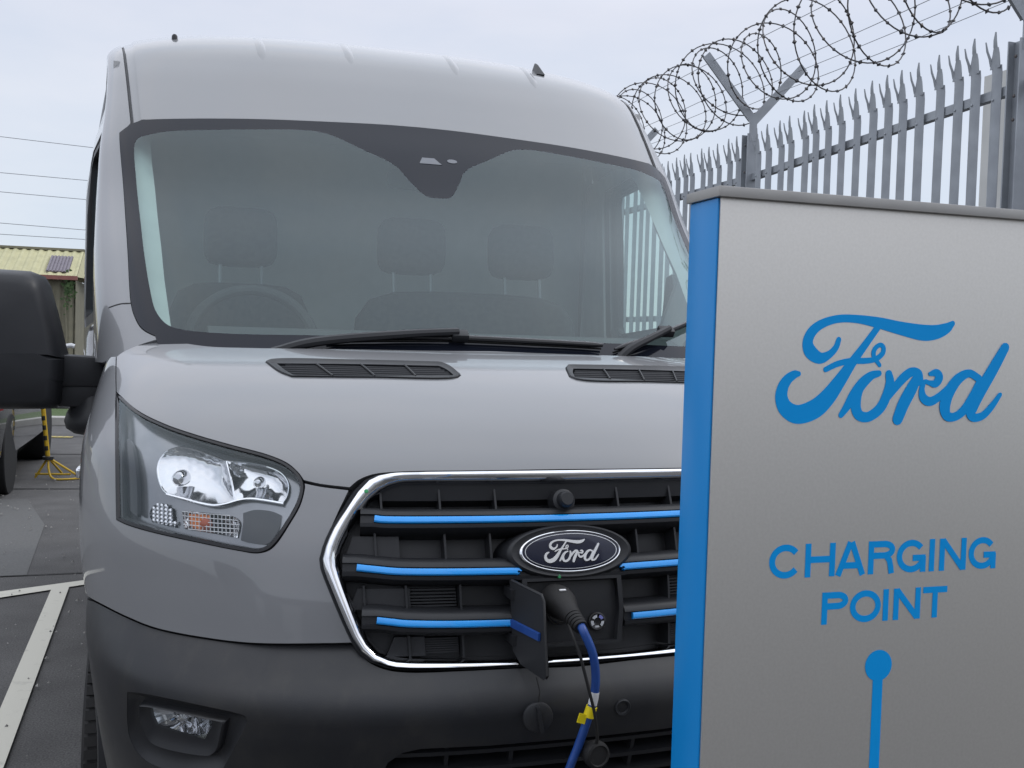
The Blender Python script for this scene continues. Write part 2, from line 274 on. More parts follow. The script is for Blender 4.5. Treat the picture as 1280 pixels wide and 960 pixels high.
TRACE = {
 'bonnet': [[.0,1.0855],[-.0143,1.084],[-.025,1.0825],[-.0358,1.081],[-.047,1.0795],[-.0592,1.0781],[-.0729,1.0767],[-.103,1.0744],[-.1386,1.0724],[-.1771,1.0704],[-.2159,1.0684],[-.2529,1.0661],[-.2856,1.0637],[-.3071,1.0616],[-.3277,1.059],[-.3476,1.0564],[-.3668,1.054],[-.3856,1.0522],[-.4038,1.0512],[-.4177,1.0505],[-.4312,1.0497],[-.4444,1.0493],[-.4576,1.0496],[-.4707,1.0512],[-.4841,1.0545],[-.4962,1.0593],[-.5087,1.0655],[-.5215,1.0729],[-.5343,1.081],[-.5469,1.0893],[-.5589,1.0973],[-.5683,1.1038],[-.5772,1.1104],[-.5858,1.1172],[-.5947,1.1241],[-.6043,1.1312],[-.6137,1.1171],[-.6234,1.1037],[-.6335,1.0906],[-.644,1.0776],[-.6547,1.0643],[-.6655,1.0504],[-.6767,1.0358],[-.6886,1.0205],[-.7011,1.005],[-.7136,.9896],[-.7256,.9747],[-.7364,.9609],[-.7475,.9444],[-.7566,.929],[-.7665,.9142],[-.7575,.8894],[-.7495,.8659],[-.7424,.8438],[-.7359,.823],[-.7299,.8037],[-.7243,.7858],[-.7196,.7706],[-.715,.7564],[-.7107,.743],[-.7067,.7302],[-.7028,.7179],[-.6992,.7057],[-.6821,.6941],[-.667,.6824],[-.6533,.6709],[-.6405,.66],[-.6283,.6499],[-.6164,.6409],[-.6037,.6323],[-.5914,.6245],[-.5794,.6174],[-.5678,.6109],[-.5567,.6049],[-.546,.5992],[-.5355,.5937],[-.5252,.5888],[-.5152,.5842],[-.5054,.5799],[-.4958,.5758],[-.4864,.5716],[-.4763,.5671],[-.4664,.5628],[-.4565,.5587],[-.4469,.5546],[-.4374,.5505],[-.4282,.5465],[-.4189,.5426],[-.4096,.5388],[-.4004,.535],[-.3916,.5312],[-.3833,.5273],[-.3759,.5231],[-.3709,.52],[-.3663,.5169],[-.3619,.5138],[-.3578,.5106],[-.3539,.507],[-.3503,.5032],[-.3469,.4989],[-.3438,.4942],[-.3409,.4893],[-.3383,.4846],[-.336,.4802],[-.3337,.4751],[-.3319,.4702],[-.33,.4654],[-.3267,.4642],[-.3235,.463],[-.3203,.4618],[-.3171,.4606],[-.3136,.4595],[-.31,.4584],[-.3045,.4572],[-.2985,.456],[-.2923,.455],[-.2859,.454],[-.2795,.453],[-.2733,.4519],[-.2708,.4556],[-.2683,.4595],[-.2657,.4632],[-.263,.4666],[-.2598,.4698],[-.2565,.4727],[-.2531,.4753],[-.2497,.4775],[-.2466,.4794],[-.2436,.4808],[-.2404,.4821],[-.2366,.4833],[-.2317,.4845],[-.2261,.4855],[-.2201,.4864],[-.2136,.4871],[-.2066,.4878],[-.1994,.4884],[-.1877,.4891],[-.1748,.4896],[-.1609,.4898],[-.1465,.49],[-.132,.49],[-.1178,.4902],[-.1031,.4904],[-.0876,.4906],[-.0719,.4907],[-.0567,.4908],[-.0427,.4909],[-.0306,.4908],[-.0246,.4907],[-.0192,.4906],[-.0143,.4905],[-.0096,.4904],[-.0049,.4903],[.0,.4902]],
 'headlight': [[-.6963,.6949],[-.6796,.6836],[-.6648,.6722],[-.6514,.661],[-.6388,.6504],[-.6267,.6406],[-.615,.6318],[-.6025,.6234],[-.5902,.6159],[-.5784,.6091],[-.5669,.6028],[-.5558,.5969],[-.5453,.5913],[-.5348,.586],[-.5246,.5812],[-.5146,.5768],[-.5049,.5726],[-.4953,.5685],[-.4858,.5643],[-.4758,.56],[-.4659,.5558],[-.4561,.5517],[-.4465,.5477],[-.4371,.5437],[-.4279,.5398],[-.4186,.5359],[-.4093,.5322],[-.4001,.5286],[-.3913,.5248],[-.3831,.521],[-.3758,.5168],[-.371,.5138],[-.3666,.5108],[-.3624,.5077],[-.3585,.5045],[-.3548,.5011],[-.3514,.4973],[-.3479,.493],[-.3447,.4884],[-.3417,.4837],[-.3392,.4788],[-.3371,.4738],[-.3353,.4686],[-.334,.4632],[-.3331,.4576],[-.3327,.4516],[-.3328,.4463],[-.3333,.4407],[-.3341,.4348],[-.3351,.4289],[-.3364,.4229],[-.3377,.417],[-.3396,.4102],[-.3419,.4033],[-.3444,.3963],[-.3471,.3894],[-.3499,.3826],[-.3526,.376],[-.3553,.3694],[-.3582,.3626],[-.3612,.3559],[-.3641,.3496],[-.3669,.3439],[-.3696,.339],[-.3721,.335],[-.3743,.3315],[-.3766,.3286],[-.3792,.326],[-.3821,.3238],[-.3851,.322],[-.3883,.3206],[-.3918,.3196],[-.3952,.3192],[-.3988,.3193],[-.4026,.3197],[-.4066,.3203],[-.411,.321],[-.4157,.3218],[-.4242,.3231],[-.4339,.3248],[-.4446,.3267],[-.4559,.3288],[-.4675,.3309],[-.4791,.3328],[-.4914,.3347],[-.5046,.3366],[-.5183,.3384],[-.5323,.3401],[-.5461,.3418],[-.5594,.3434],[-.5687,.3446],[-.5779,.3457],[-.5871,.3469],[-.596,.348],[-.6044,.3491],[-.6121,.3503],[-.6203,.3518],[-.6273,.3534],[-.6347,.355],[-.6353,.3682],[-.636,.3814],[-.6369,.3947],[-.638,.4083],[-.6391,.4221],[-.6402,.4364],[-.6418,.4534],[-.644,.4717],[-.6469,.4914],[-.6512,.5124],[-.6566,.5345],[-.6627,.5571],[-.668,.5773],[-.6729,.598],[-.6781,.6199],[-.6836,.6431],[-.6896,.668]],
 'wing_a': [[-.3291,.4577],[-.3254,.4565],[-.3218,.4552],[-.3181,.454],[-.3142,.4528],[-.3101,.4517],[-.3048,.4505],[-.2991,.4494],[-.2931,.4483],[-.287,.4473],[-.2809,.4462],[-.2749,.4452],[-.2783,.4343],[-.2817,.4235],[-.2852,.4127],[-.2885,.402],[-.2917,.3915],[-.2947,.3813],[-.2973,.3723],[-.2997,.3632],[-.3021,.3544],[-.3043,.3459],[-.3062,.3379],[-.3079,.3307],[-.3093,.3243],[-.3105,.3186],[-.3114,.3132],[-.3119,.3075],[-.312,.3029],[-.3119,.2984],[-.3115,.2939],[-.3109,.2889],[-.31,.2834],[-.3082,.2735],[-.3055,.262],[-.3024,.2495],[-.2991,.2365],[-.2959,.2237],[-.2931,.2117],[-.2907,.2013],[-.2885,.1912],[-.2862,.1812],[-.2841,.1712],[-.2819,.1613],[-.2797,.1513],[-.3002,.1502],[-.3215,.1494],[-.343,.1482],[-.3643,.1469],[-.3846,.1456],[-.4033,.1445],[-.4149,.144],[-.4257,.1437],[-.4359,.1436],[-.4461,.1438],[-.4566,.1443],[-.468,.1449],[-.4817,.1456],[-.4965,.1463],[-.5122,.1471],[-.5283,.148],[-.5444,.1489],[-.5598,.1502],[-.5706,.1514],[-.581,.1527],[-.5911,.1542],[-.6015,.1558],[-.6124,.1575],[-.6247,.1591],[-.6399,.1609],[-.657,.1626],[-.6762,.1641],[-.6985,.165],[-.7254,.1648],[-.7608,.1623]],
 'wing_b': [[-.7757,.9132],[-.7658,.8885],[-.7572,.8651],[-.7496,.843],[-.7426,.8222],[-.7363,.8029],[-.7305,.785],[-.7257,.7703],[-.7213,.7571],[-.7172,.7445],[-.7131,.7321],[-.7091,.7191],[-.7049,.705],[-.6982,.6802],[-.6915,.6539],[-.685,.6276],[-.6789,.6021],[-.6732,.5784],[-.6673,.5565],[-.661,.5337],[-.6555,.5116],[-.6512,.4907],[-.6482,.4711],[-.6461,.4529],[-.6445,.4358],[-.6433,.421],[-.6423,.4066],[-.6413,.3924],[-.6404,.3785],[-.6397,.3647],[-.6392,.351],[-.6324,.3496],[-.626,.3481],[-.6194,.3467],[-.6121,.3453],[-.6041,.3441],[-.5956,.343],[-.5868,.3419],[-.5778,.3408],[-.5686,.3397],[-.5594,.3386],[-.5461,.337],[-.5323,.3353],[-.5183,.3336],[-.5046,.3318],[-.4915,.33],[-.4792,.3281],[-.4676,.3262],[-.456,.3241],[-.4447,.3221],[-.434,.3202],[-.4243,.3185],[-.4158,.3171],[-.4111,.3163],[-.4068,.3155],[-.4028,.3147],[-.3991,.3142],[-.3955,.3141],[-.392,.3144],[-.3876,.3154],[-.3835,.3169],[-.3797,.319],[-.3762,.3216],[-.3736,.3242],[-.3713,.3271],[-.369,.3305],[-.3667,.3345],[-.364,.3396],[-.3611,.3455],[-.3582,.3521],[-.3552,.3591],[-.3524,.3661],[-.3496,.373],[-.3469,.3796],[-.3442,.3864],[-.3415,.3932],[-.339,.4001],[-.3367,.407],[-.3348,.4139],[-.3332,.4205],[-.3318,.4276],[-.3306,.4348],[-.3297,.4415],[-.329,.4473],[-.3287,.4518],[-.3291,.4577]],
 'grille_out': [[.0,.4853],[-.0142,.4852],[-.028,.4852],[-.0418,.4851],[-.0555,.4851],[-.069,.485],[-.0822,.4849],[-.0948,.4847],[-.1069,.4846],[-.1182,.4844],[-.1344,.4842],[-.1501,.484],[-.1647,.4838],[-.1781,.4835],[-.1899,.4831],[-.1997,.4827],[-.2159,.4814],[-.2238,.4798],[-.2379,.475],[-.2501,.4651],[-.2637,.4421],[-.2714,.424],[-.2794,.4042],[-.2876,.3855],[-.2951,.367],[-.3012,.348],[-.3059,.3308],[-.3104,.3076],[-.3094,.2894],[-.3064,.2744],[-.3023,.2571],[-.2971,.2345],[-.292,.2124],[-.2873,.1919],[-.2826,.172],[-.2784,.1558],[-.2699,.1331],[-.2572,.1156],[-.2391,.1054],[-.2296,.1021],[-.2139,.1],[-.2029,.0993],[-.1894,.0988],[-.1745,.0983],[-.1594,.0978],[-.1453,.0975],[-.1325,.0973],[-.1202,.0974],[-.108,.0975],[-.0953,.0976],[-.0817,.0976],[-.0696,.0975],[-.0568,.0974],[-.0435,.0973],[-.03,.0971],[-.0164,.0969],[.0,.0967]],
 'grille_in': [[.0,.4629],[-.0165,.463],[-.0303,.4631],[-.0443,.4632],[-.0581,.4633],[-.0716,.4634],[-.0847,.4635],[-.0972,.4635],[-.1089,.4635],[-.1197,.4635],[-.1346,.4635],[-.1485,.4635],[-.1611,.4634],[-.1724,.4634],[-.1823,.4633],[-.1906,.4631],[-.2042,.4624],[-.2106,.4613],[-.2227,.456],[-.2349,.4458],[-.2494,.4259],[-.2576,.4117],[-.2659,.3947],[-.274,.3734],[-.2808,.3531],[-.2854,.339],[-.2884,.3281],[-.2913,.3111],[-.2907,.2959],[-.2869,.2748],[-.2843,.2614],[-.2811,.2452],[-.2778,.2284],[-.2743,.2106],[-.2707,.1922],[-.2676,.177],[-.261,.1542],[-.2504,.1328],[-.2363,.1227],[-.228,.1196],[-.213,.1173],[-.2022,.1164],[-.1887,.1155],[-.1738,.1146],[-.1587,.1136],[-.1446,.1127],[-.1319,.1119],[-.1196,.1111],[-.1074,.1103],[-.0948,.1097],[-.0813,.1091],[-.0691,.1088],[-.0564,.1085],[-.0431,.1083],[-.0296,.1081],[-.016,.1079],[.0,.1077]],
 'bar_one': [[-.2447,.3877],[-.2272,.3853],[-.1543,.3846],[-.0728,.3839],[.0,.3836]],
 'bar_two': [[-.269,.2923],[-.2459,.2886],[-.217,.2845],[-.1585,.2823],[-.0781,.2801],[-.0699,.2781]],
 'bar_three': [[-.2484,.1928],[-.2301,.1894],[-.2109,.1859],[-.162,.1826],[-.0813,.1801]],
 'ribs_top': [[-.1603,.4475],[-.1568,.4159],[-.0887,.4465],[-.0876,.4145]],
 'bumper_top': [[.0,.647],[-.0193,.648],[-.0325,.6489],[-.0457,.6499],[-.0586,.6508],[-.0713,.6515],[-.0836,.6521],[-.0945,.6524],[-.1051,.6526],[-.1154,.6527],[-.1257,.6527],[-.136,.6528],[-.1465,.6529],[-.1581,.653],[-.1703,.6529],[-.1825,.6528],[-.1943,.6529],[-.2051,.6532],[-.2144,.6539],[-.2194,.6546],[-.2239,.6553],[-.228,.6561],[-.2319,.657],[-.2356,.6582],[-.2393,.6597],[-.2426,.6612],[-.2457,.6628],[-.2487,.6646],[-.2516,.6666],[-.2544,.6689],[-.2571,.6713],[-.2599,.6744],[-.2626,.6777],[-.2652,.6814],[-.2676,.6852],[-.2698,.6892],[-.2718,.6935],[-.2736,.698],[-.2754,.7027],[-.2771,.7075],[-.2789,.7122],[-.2999,.7119],[-.3216,.711],[-.3436,.7098],[-.3653,.7085],[-.386,.7074],[-.4051,.7068],[-.4169,.7068],[-.4279,.7069],[-.4383,.7073],[-.4487,.7078],[-.4594,.7084],[-.471,.7092],[-.4851,.71],[-.5003,.7108],[-.5165,.7116],[-.5332,.7124],[-.5499,.7134],[-.5662,.7147],[-.5777,.7158],[-.589,.7172],[-.6001,.7186],[-.6117,.7202],[-.624,.7218],[-.6379,.7233],[-.6554,.7248],[-.6752,.7262],[-.698,.7271],[-.7247,.727],[-.7573,.7251],[-.8012,.7197]],
 'fog_recess': [[-.6382,.5683],[-.6308,.5699],[-.6241,.5715],[-.6175,.5729],[-.6101,.5743],[-.6014,.5756],[-.5781,.5779],[-.5509,.579],[-.5226,.5788],[-.4952,.5773],[-.4697,.5749],[-.4472,.5722],[-.4431,.5711],[-.4387,.5702],[-.4343,.5693],[-.4303,.5682],[-.427,.5666],[-.4247,.5646],[-.4233,.5595],[-.4227,.5537],[-.4256,.5457],[-.4284,.5375],[-.4312,.5292],[-.4341,.5208],[-.437,.5122],[-.4401,.5032],[-.4434,.4935],[-.4468,.4837],[-.4504,.4737],[-.454,.4637],[-.4578,.4538],[-.4615,.4439],[-.4728,.4394],[-.4847,.4342],[-.497,.4287],[-.5096,.4234],[-.522,.4188],[-.534,.4156],[-.5432,.4141],[-.5524,.4132],[-.5614,.4128],[-.5702,.4129],[-.5788,.4133],[-.5871,.4141],[-.5935,.4148],[-.5997,.4157],[-.6057,.417],[-.6114,.4186],[-.6169,.4207],[-.6221,.4235],[-.6276,.4276],[-.6328,.4325],[-.6375,.4382],[-.6417,.4444],[-.6453,.451],[-.648,.4577],[-.6497,.4641],[-.6505,.4708],[-.6506,.478],[-.6503,.4855],[-.6497,.4933],[-.6491,.5016],[-.648,.5123],[-.6463,.5236],[-.6443,.5351],[-.6422,.5466],[-.6402,.5578]],
 'fog_ring': [[-.622,.5441],[-.6159,.5456],[-.6103,.547],[-.6042,.5483],[-.5965,.5497],[-.5763,.5519],[-.5516,.5533],[-.5253,.5533],[-.4994,.5521],[-.4753,.5499],[-.4541,.5473],[-.4563,.5355],[-.4584,.5229],[-.4605,.5098],[-.4628,.4971],[-.4653,.4857],[-.4683,.4765],[-.4711,.471],[-.4742,.4667],[-.4774,.463],[-.4806,.459],[-.4854,.4585],[-.4902,.458],[-.495,.4574],[-.5,.4568],[-.5053,.4564],[-.511,.456],[-.52,.4557],[-.5304,.4554],[-.5417,.455],[-.5532,.4548],[-.5643,.4547],[-.5742,.455],[-.5809,.4555],[-.5871,.456],[-.5928,.4568],[-.598,.4583],[-.6028,.4607],[-.6069,.4644],[-.6103,.4692],[-.613,.4747],[-.6155,.4805],[-.6179,.4862],[-.6202,.4915],[-.6223,.4969],[-.6241,.5024],[-.6255,.5081],[-.6262,.5139],[-.6262,.5198],[-.6254,.5258],[-.6242,.532],[-.623,.5381]],
 'fog_lens': [[-.5828,.5437],[-.5731,.5448],[-.5637,.5459],[-.5547,.5468],[-.5461,.5474],[-.5379,.5477],[-.5302,.5475],[-.5235,.5468],[-.5172,.5458],[-.5111,.5444],[-.5052,.543],[-.4994,.5414],[-.4936,.5399],[-.4898,.5364],[-.486,.5328],[-.4841,.5279],[-.4848,.5228],[-.487,.5166],[-.49,.5096],[-.4933,.5024],[-.4962,.4954],[-.5023,.4958],[-.5084,.4961],[-.5147,.4963],[-.521,.4966],[-.5275,.4969],[-.5341,.4973],[-.5409,.498],[-.5478,.4988],[-.5548,.4997],[-.5621,.5006],[-.5695,.5014],[-.5772,.5019],[-.5794,.5072],[-.5818,.5123],[-.5838,.5175],[-.585,.5228],[-.5849,.5296],[-.5838,.5367]],
 'screen_out': [[.0,1.2861],[-.0121,1.2857],[-.0238,1.2854],[-.0356,1.2851],[-.0476,1.2847],[-.0602,1.2841],[-.0735,1.2833],[-.093,1.2816],[-.1138,1.2795],[-.1355,1.2771],[-.1576,1.2745],[-.1796,1.272],[-.2011,1.2696],[-.2223,1.2673],[-.2435,1.2651],[-.2648,1.2629],[-.2862,1.2606],[-.3076,1.2582],[-.3292,1.2556],[-.351,1.2527],[-.3736,1.2497],[-.3965,1.2465],[-.4196,1.2435],[-.4426,1.2406],[-.4651,1.2379],[-.4831,1.2359],[-.5018,1.234],[-.5207,1.2321],[-.5393,1.2305],[-.5569,1.2289],[-.5726,1.2275],[-.5832,1.2264],[-.5923,1.2253],[-.601,1.2241],[-.6103,1.2231],[-.6196,1.2173],[-.6292,1.2118],[-.6392,1.2059],[-.6493,1.1989],[-.6578,1.1917],[-.6665,1.1837],[-.6754,1.1752],[-.6847,1.1666],[-.6947,1.1585],[-.6925,1.1435],[-.6906,1.1292],[-.6886,1.114],[-.686,1.0959],[-.6816,1.0667],[-.6765,1.0323],[-.6711,.9944],[-.6658,.9545],[-.6608,.9141],[-.6564,.8746],[-.6521,.8327],[-.6481,.7887],[-.6445,.7439],[-.6412,.6999],[-.6383,.6585],[-.6358,.6208],[-.6342,.596],[-.6328,.5732],[-.6316,.5518],[-.6304,.5313],[-.6294,.5111],[-.6284,.4907],[-.6275,.4701],[-.6267,.4495],[-.6261,.4292],[-.6254,.4091],[-.6248,.3894],[-.624,.37],[-.6234,.3518],[-.6228,.3335],[-.6222,.3155],[-.6214,.2981],[-.6203,.2818],[-.6189,.2667],[-.6174,.2541],[-.6157,.2424],[-.6137,.2315],[-.6114,.2208],[-.6086,.2102],[-.6054,.1989],[-.6018,.1875],[-.5978,.1765],[-.5933,.1663],[-.5882,.1574],[-.5824,.1498],[-.5761,.1432],[-.5693,.1375],[-.5624,.1324],[-.5553,.1276],[-.5482,.1232],[-.5409,.1194],[-.5334,.116],[-.5258,.1129],[-.5181,.11],[-.5103,.1072],[-.5003,.1039],[-.4901,.1009],[-.4797,.0982],[-.4692,.0957],[-.4587,.0937],[-.4483,.0919],[-.4365,.0905],[-.4248,.0896],[-.4129,.0892],[-.4009,.089],[-.3886,.089],[-.3759,.0889],[-.359,.089],[-.3417,.0893],[-.3238,.0899],[-.3052,.0906],[-.2859,.0912],[-.2657,.0918],[-.2349,.0925],[-.2001,.0933],[-.1634,.094],[-.127,.0948],[-.0934,.0955],[-.0651,.0963],[-.0522,.0968],[-.0408,.0973],[-.0304,.0978],[-.0204,.0984],[-.0104,.0989],[.0,.0994]],
 'screen_in': [[.0,.8766],[-.0048,.877],[-.0095,.8772],[-.014,.8779],[-.0181,.8801],[-.0224,.8848],[-.0261,.8912],[-.03,.9],[-.0331,.909],[-.0364,.9201],[-.0397,.9324],[-.0431,.9455],[-.0465,.9585],[-.0498,.9708],[-.0528,.9827],[-.0554,.9947],[-.0581,1.0067],[-.061,1.0186],[-.0645,1.0303],[-.0688,1.0415],[-.0769,1.0571],[-.087,1.0722],[-.0982,1.0867],[-.1097,1.1007],[-.1207,1.1139],[-.1306,1.1265],[-.1372,1.1355],[-.1434,1.1442],[-.1495,1.1525],[-.1553,1.1604],[-.1609,1.1677],[-.1664,1.1743],[-.1714,1.1799],[-.1762,1.1851],[-.1808,1.1897],[-.1854,1.1938],[-.19,1.1973],[-.1953,1.2006],[-.2004,1.2031],[-.2056,1.2051],[-.2113,1.2067],[-.2157,1.2077],[-.2201,1.2086],[-.2247,1.2092],[-.2297,1.2095],[-.2354,1.2095],[-.2421,1.2091],[-.2638,1.2064],[-.2926,1.2012],[-.3257,1.1948],[-.3604,1.1881],[-.3942,1.1818],[-.4238,1.1766],[-.4416,1.1737],[-.4589,1.1711],[-.4757,1.1686],[-.492,1.1659],[-.5077,1.1629],[-.5226,1.1592],[-.532,1.1565],[-.5409,1.1535],[-.5494,1.1503],[-.5576,1.1469],[-.5656,1.1435],[-.5736,1.14],[-.5831,1.1363],[-.5926,1.1329],[-.6013,1.1287],[-.6086,1.1226],[-.6144,1.1148],[-.6186,1.1054],[-.6215,1.0924],[-.6228,1.0704],[-.6218,1.0417],[-.6193,1.0085],[-.616,.9729],[-.6126,.9369],[-.6097,.9024],[-.6067,.8657],[-.6034,.8275],[-.6,.7882],[-.5967,.7488],[-.5936,.7099],[-.5907,.6723],[-.5884,.6395],[-.5863,.6078],[-.5842,.5771],[-.5822,.5473],[-.5802,.5183],[-.578,.4901],[-.5759,.4632],[-.5738,.4364],[-.5717,.4101],[-.5695,.3846],[-.5673,.3601],[-.565,.3369],[-.563,.3177],[-.5613,.2989],[-.5594,.2808],[-.5573,.2636],[-.5546,.2476],[-.5513,.233],[-.5479,.2214],[-.5442,.2104],[-.5401,.2003],[-.5358,.191],[-.5311,.1828],[-.5261,.1757],[-.5207,.1699],[-.515,.1654],[-.509,.162],[-.5028,.1592],[-.4962,.1567],[-.4892,.1543],[-.4783,.151],[-.4669,.1487],[-.4548,.147],[-.4421,.1459],[-.4289,.145],[-.4152,.1441],[-.392,.1433],[-.3665,.1434],[-.3398,.1441],[-.3128,.1452],[-.2866,.1462],[-.2621,.1469],[-.2409,.1473],[-.2204,.1478],[-.2001,.1482],[-.1798,.1486],[-.1592,.1491],[-.138,.1496],[-.1149,.1502],[-.0912,.1508],[-.0671,.1515],[-.0426,.1522],[-.0178,.1529],[.0,.1536]],
 'roof_edge': [[-.6109,1.2301],[-.6157,1.2655],[-.62,1.3017],[-.624,1.3383],[-.6277,1.3752],[-.6311,1.4122],[-.6342,1.4485],[-.6366,1.4799],[-.6388,1.5113],[-.6408,1.5436],[-.6426,1.5776],[-.6442,1.6122],[-.6455,1.6493]],
 'pillar_edge': [[-.6505,1.2106],[-.6577,1.2494],[-.6646,1.2894],[-.6709,1.3299],[-.677,1.371],[-.6827,1.4124],[-.6879,1.4533],[-.6921,1.4892],[-.6961,1.5257],[-.6998,1.5642],[-.7032,1.6038],[-.7062,1.646],[-.7085,1.6963]],
 'pillar_base': [[-.5439,.1183],[-.5517,.1139],[-.5597,.1096],[-.568,.1052],[-.5764,.1008],[-.5851,.0961],[-.5939,.0912],[-.603,.0859],[-.6127,.0803],[-.6228,.0745],[-.6329,.0686],[-.6426,.0628],[-.6513,.0571],[-.6607,.0501],[-.6688,.0431],[-.6773,.0361]],
 'pillar_outer': [[-.6773,.0361],[-.6826,.0468],[-.6881,.0572],[-.6937,.0684],[-.6989,.0812],[-.7035,.0954],[-.7077,.1115],[-.7116,.1289],[-.7155,.1471],[-.7196,.1655],[-.7241,.1835],[-.79,.34],[-.82,.5],[-.84,.7],[-.86,.95],[-.88,1.2],[-.91,1.4],[-.94,1.52]],
 'pillar_seam': [[-.6194,.2667],[-.6292,.2659],[-.6394,.2654],[-.6502,.2645],[-.6615,.2626],[-.6734,.2594],[-.686,.2552],[-.6996,.2506],[-.7145,.2463]],
 'rib': [[-.1099,1.6558],[-.1113,1.6745],[-.1124,1.695],[-.1138,1.7165],[-.1159,1.7373],[-.1192,1.7539],[-.1234,1.7685],[-.1281,1.7821],[-.1329,1.7962],[-.1374,1.8124]],
 'rib_b': [[.3127,1.6211],[.3098,1.6377],[.3072,1.6557],[.3047,1.6746],[.3022,1.694],[.2995,1.7132],[.2965,1.7309],[.2923,1.7463],[.2875,1.7585],[.2822,1.7688],[.2769,1.779],[.272,1.7911]],
 'vent_out': [[-.3794,.9218],[-.3759,.9303],[-.3712,.9385],[-.3579,.9463],[-.3378,.9507],[-.3134,.9526],[-.2872,.9529],[-.2612,.9527],[-.2375,.9532],[-.2155,.9539],[-.1935,.954],[-.1715,.9537],[-.1494,.9532],[-.1271,.9526],[-.1046,.9521],[-.1012,.9435],[-.0978,.9352],[-.0948,.9241],[-.0928,.9132],[-.0912,.9006],[-.0895,.8875],[-.0879,.8744],[-.0862,.8623],[-.0898,.8525],[-.0943,.8436],[-.1069,.8355],[-.1259,.8321],[-.1489,.8316],[-.1739,.8326],[-.1986,.8337],[-.221,.8334],[-.2409,.8321],[-.2607,.8308],[-.2804,.8297],[-.3002,.8285],[-.3201,.8272],[-.3403,.8258],[-.3441,.8313],[-.3481,.8365],[-.352,.842],[-.3559,.8482],[-.3597,.856],[-.363,.8645],[-.3663,.8745],[-.3695,.8855],[-.3728,.8973],[-.3761,.9095]],
 'vent_in': [[-.3609,.919],[-.3402,.921],[-.3199,.9231],[-.2997,.925],[-.2796,.9269],[-.2595,.9284],[-.2393,.9297],[-.2182,.9305],[-.1969,.9309],[-.1755,.931],[-.1539,.931],[-.1322,.9309],[-.1103,.9309],[-.1075,.9214],[-.1047,.9123],[-.1022,.9021],[-.1002,.8899],[-.0985,.8766],[-.0968,.8638],[-.1178,.8614],[-.1385,.859],[-.1591,.8565],[-.1795,.8541],[-.1996,.8518],[-.2196,.8498],[-.2391,.848],[-.2584,.8463],[-.2777,.8448],[-.297,.8433],[-.3165,.8417],[-.3362,.84],[-.3392,.8473],[-.3424,.8546],[-.3455,.8623],[-.3485,.871],[-.3517,.8816],[-.3547,.8934],[-.3578,.906]],
 'vent_bars': [[-.2992,.9246],[-.2789,.845],[-.2312,.9307],[-.2169,.8511],[-.1643,.9332],[-.1559,.8566]],
 'lamp_main': [[-.4399,.5187],[-.4441,.5212],[-.4484,.5237],[-.4527,.5263],[-.4571,.5288],[-.4615,.5312],[-.4658,.5336],[-.4707,.5362],[-.4756,.5388],[-.4805,.5414],[-.4855,.5436],[-.4905,.5455],[-.4956,.5472],[-.5008,.5487],[-.5061,.5499],[-.5114,.5504],[-.5165,.5501],[-.5213,.549],[-.5261,.5473],[-.5308,.5449],[-.5352,.542],[-.5393,.5385],[-.5438,.5333],[-.548,.5273],[-.5516,.5207],[-.5546,.5139],[-.5571,.507],[-.559,.4998],[-.5604,.4925],[-.5612,.4853],[-.5614,.4793],[-.5611,.4733],[-.5604,.4674],[-.5594,.4617],[-.5583,.4563],[-.5566,.45],[-.5545,.444],[-.5521,.4384],[-.5493,.4337],[-.546,.4297],[-.5422,.4265],[-.5385,.4234],[-.5334,.4227],[-.5284,.422],[-.5235,.4213],[-.5186,.4206],[-.5138,.4199],[-.509,.419],[-.5038,.418],[-.4987,.4169],[-.4936,.4157],[-.4885,.4145],[-.4836,.4135],[-.479,.4127],[-.4742,.412],[-.4695,.4114],[-.465,.411],[-.4607,.4108],[-.4566,.411],[-.4523,.4117],[-.4482,.4128],[-.4443,.4141],[-.4405,.4154],[-.436,.4172],[-.4317,.4191],[-.4274,.421],[-.4282,.4287],[-.429,.4366],[-.4298,.4445],[-.4306,.4525],[-.4315,.4605],[-.4325,.4686],[-.4335,.4765],[-.4346,.4845],[-.4358,.4927],[-.4371,.5011],[-.4385,.5098]],
 'lamp_high': [[-.4385,.5188],[-.4329,.5186],[-.4273,.5186],[-.4218,.5185],[-.4163,.5182],[-.4109,.5177],[-.4056,.5167],[-.4003,.5154],[-.3949,.5138],[-.3895,.512],[-.3844,.5099],[-.3796,.5075],[-.3754,.5049],[-.3711,.5018],[-.3672,.4985],[-.3638,.4947],[-.3607,.4902],[-.358,.4847],[-.3556,.4786],[-.3537,.4722],[-.3525,.4658],[-.352,.4604],[-.352,.4547],[-.3524,.4491],[-.353,.4436],[-.3539,.4387],[-.3555,.4326],[-.3577,.4271],[-.3599,.4216],[-.3641,.4223],[-.3683,.4231],[-.3726,.4238],[-.3768,.4245],[-.381,.4252],[-.385,.4258],[-.3891,.4263],[-.3931,.4269],[-.397,.4274],[-.4009,.4276],[-.4046,.4275],[-.4087,.4268],[-.4127,.4257],[-.4165,.4245],[-.4197,.4234],[-.4231,.4222],[-.4262,.4211],[-.4272,.4288],[-.4282,.4366],[-.4293,.4445],[-.4304,.4525],[-.4314,.4605],[-.4325,.4686],[-.4334,.4765],[-.4344,.4845],[-.4353,.4927],[-.4363,.5012],[-.4374,.5099]],
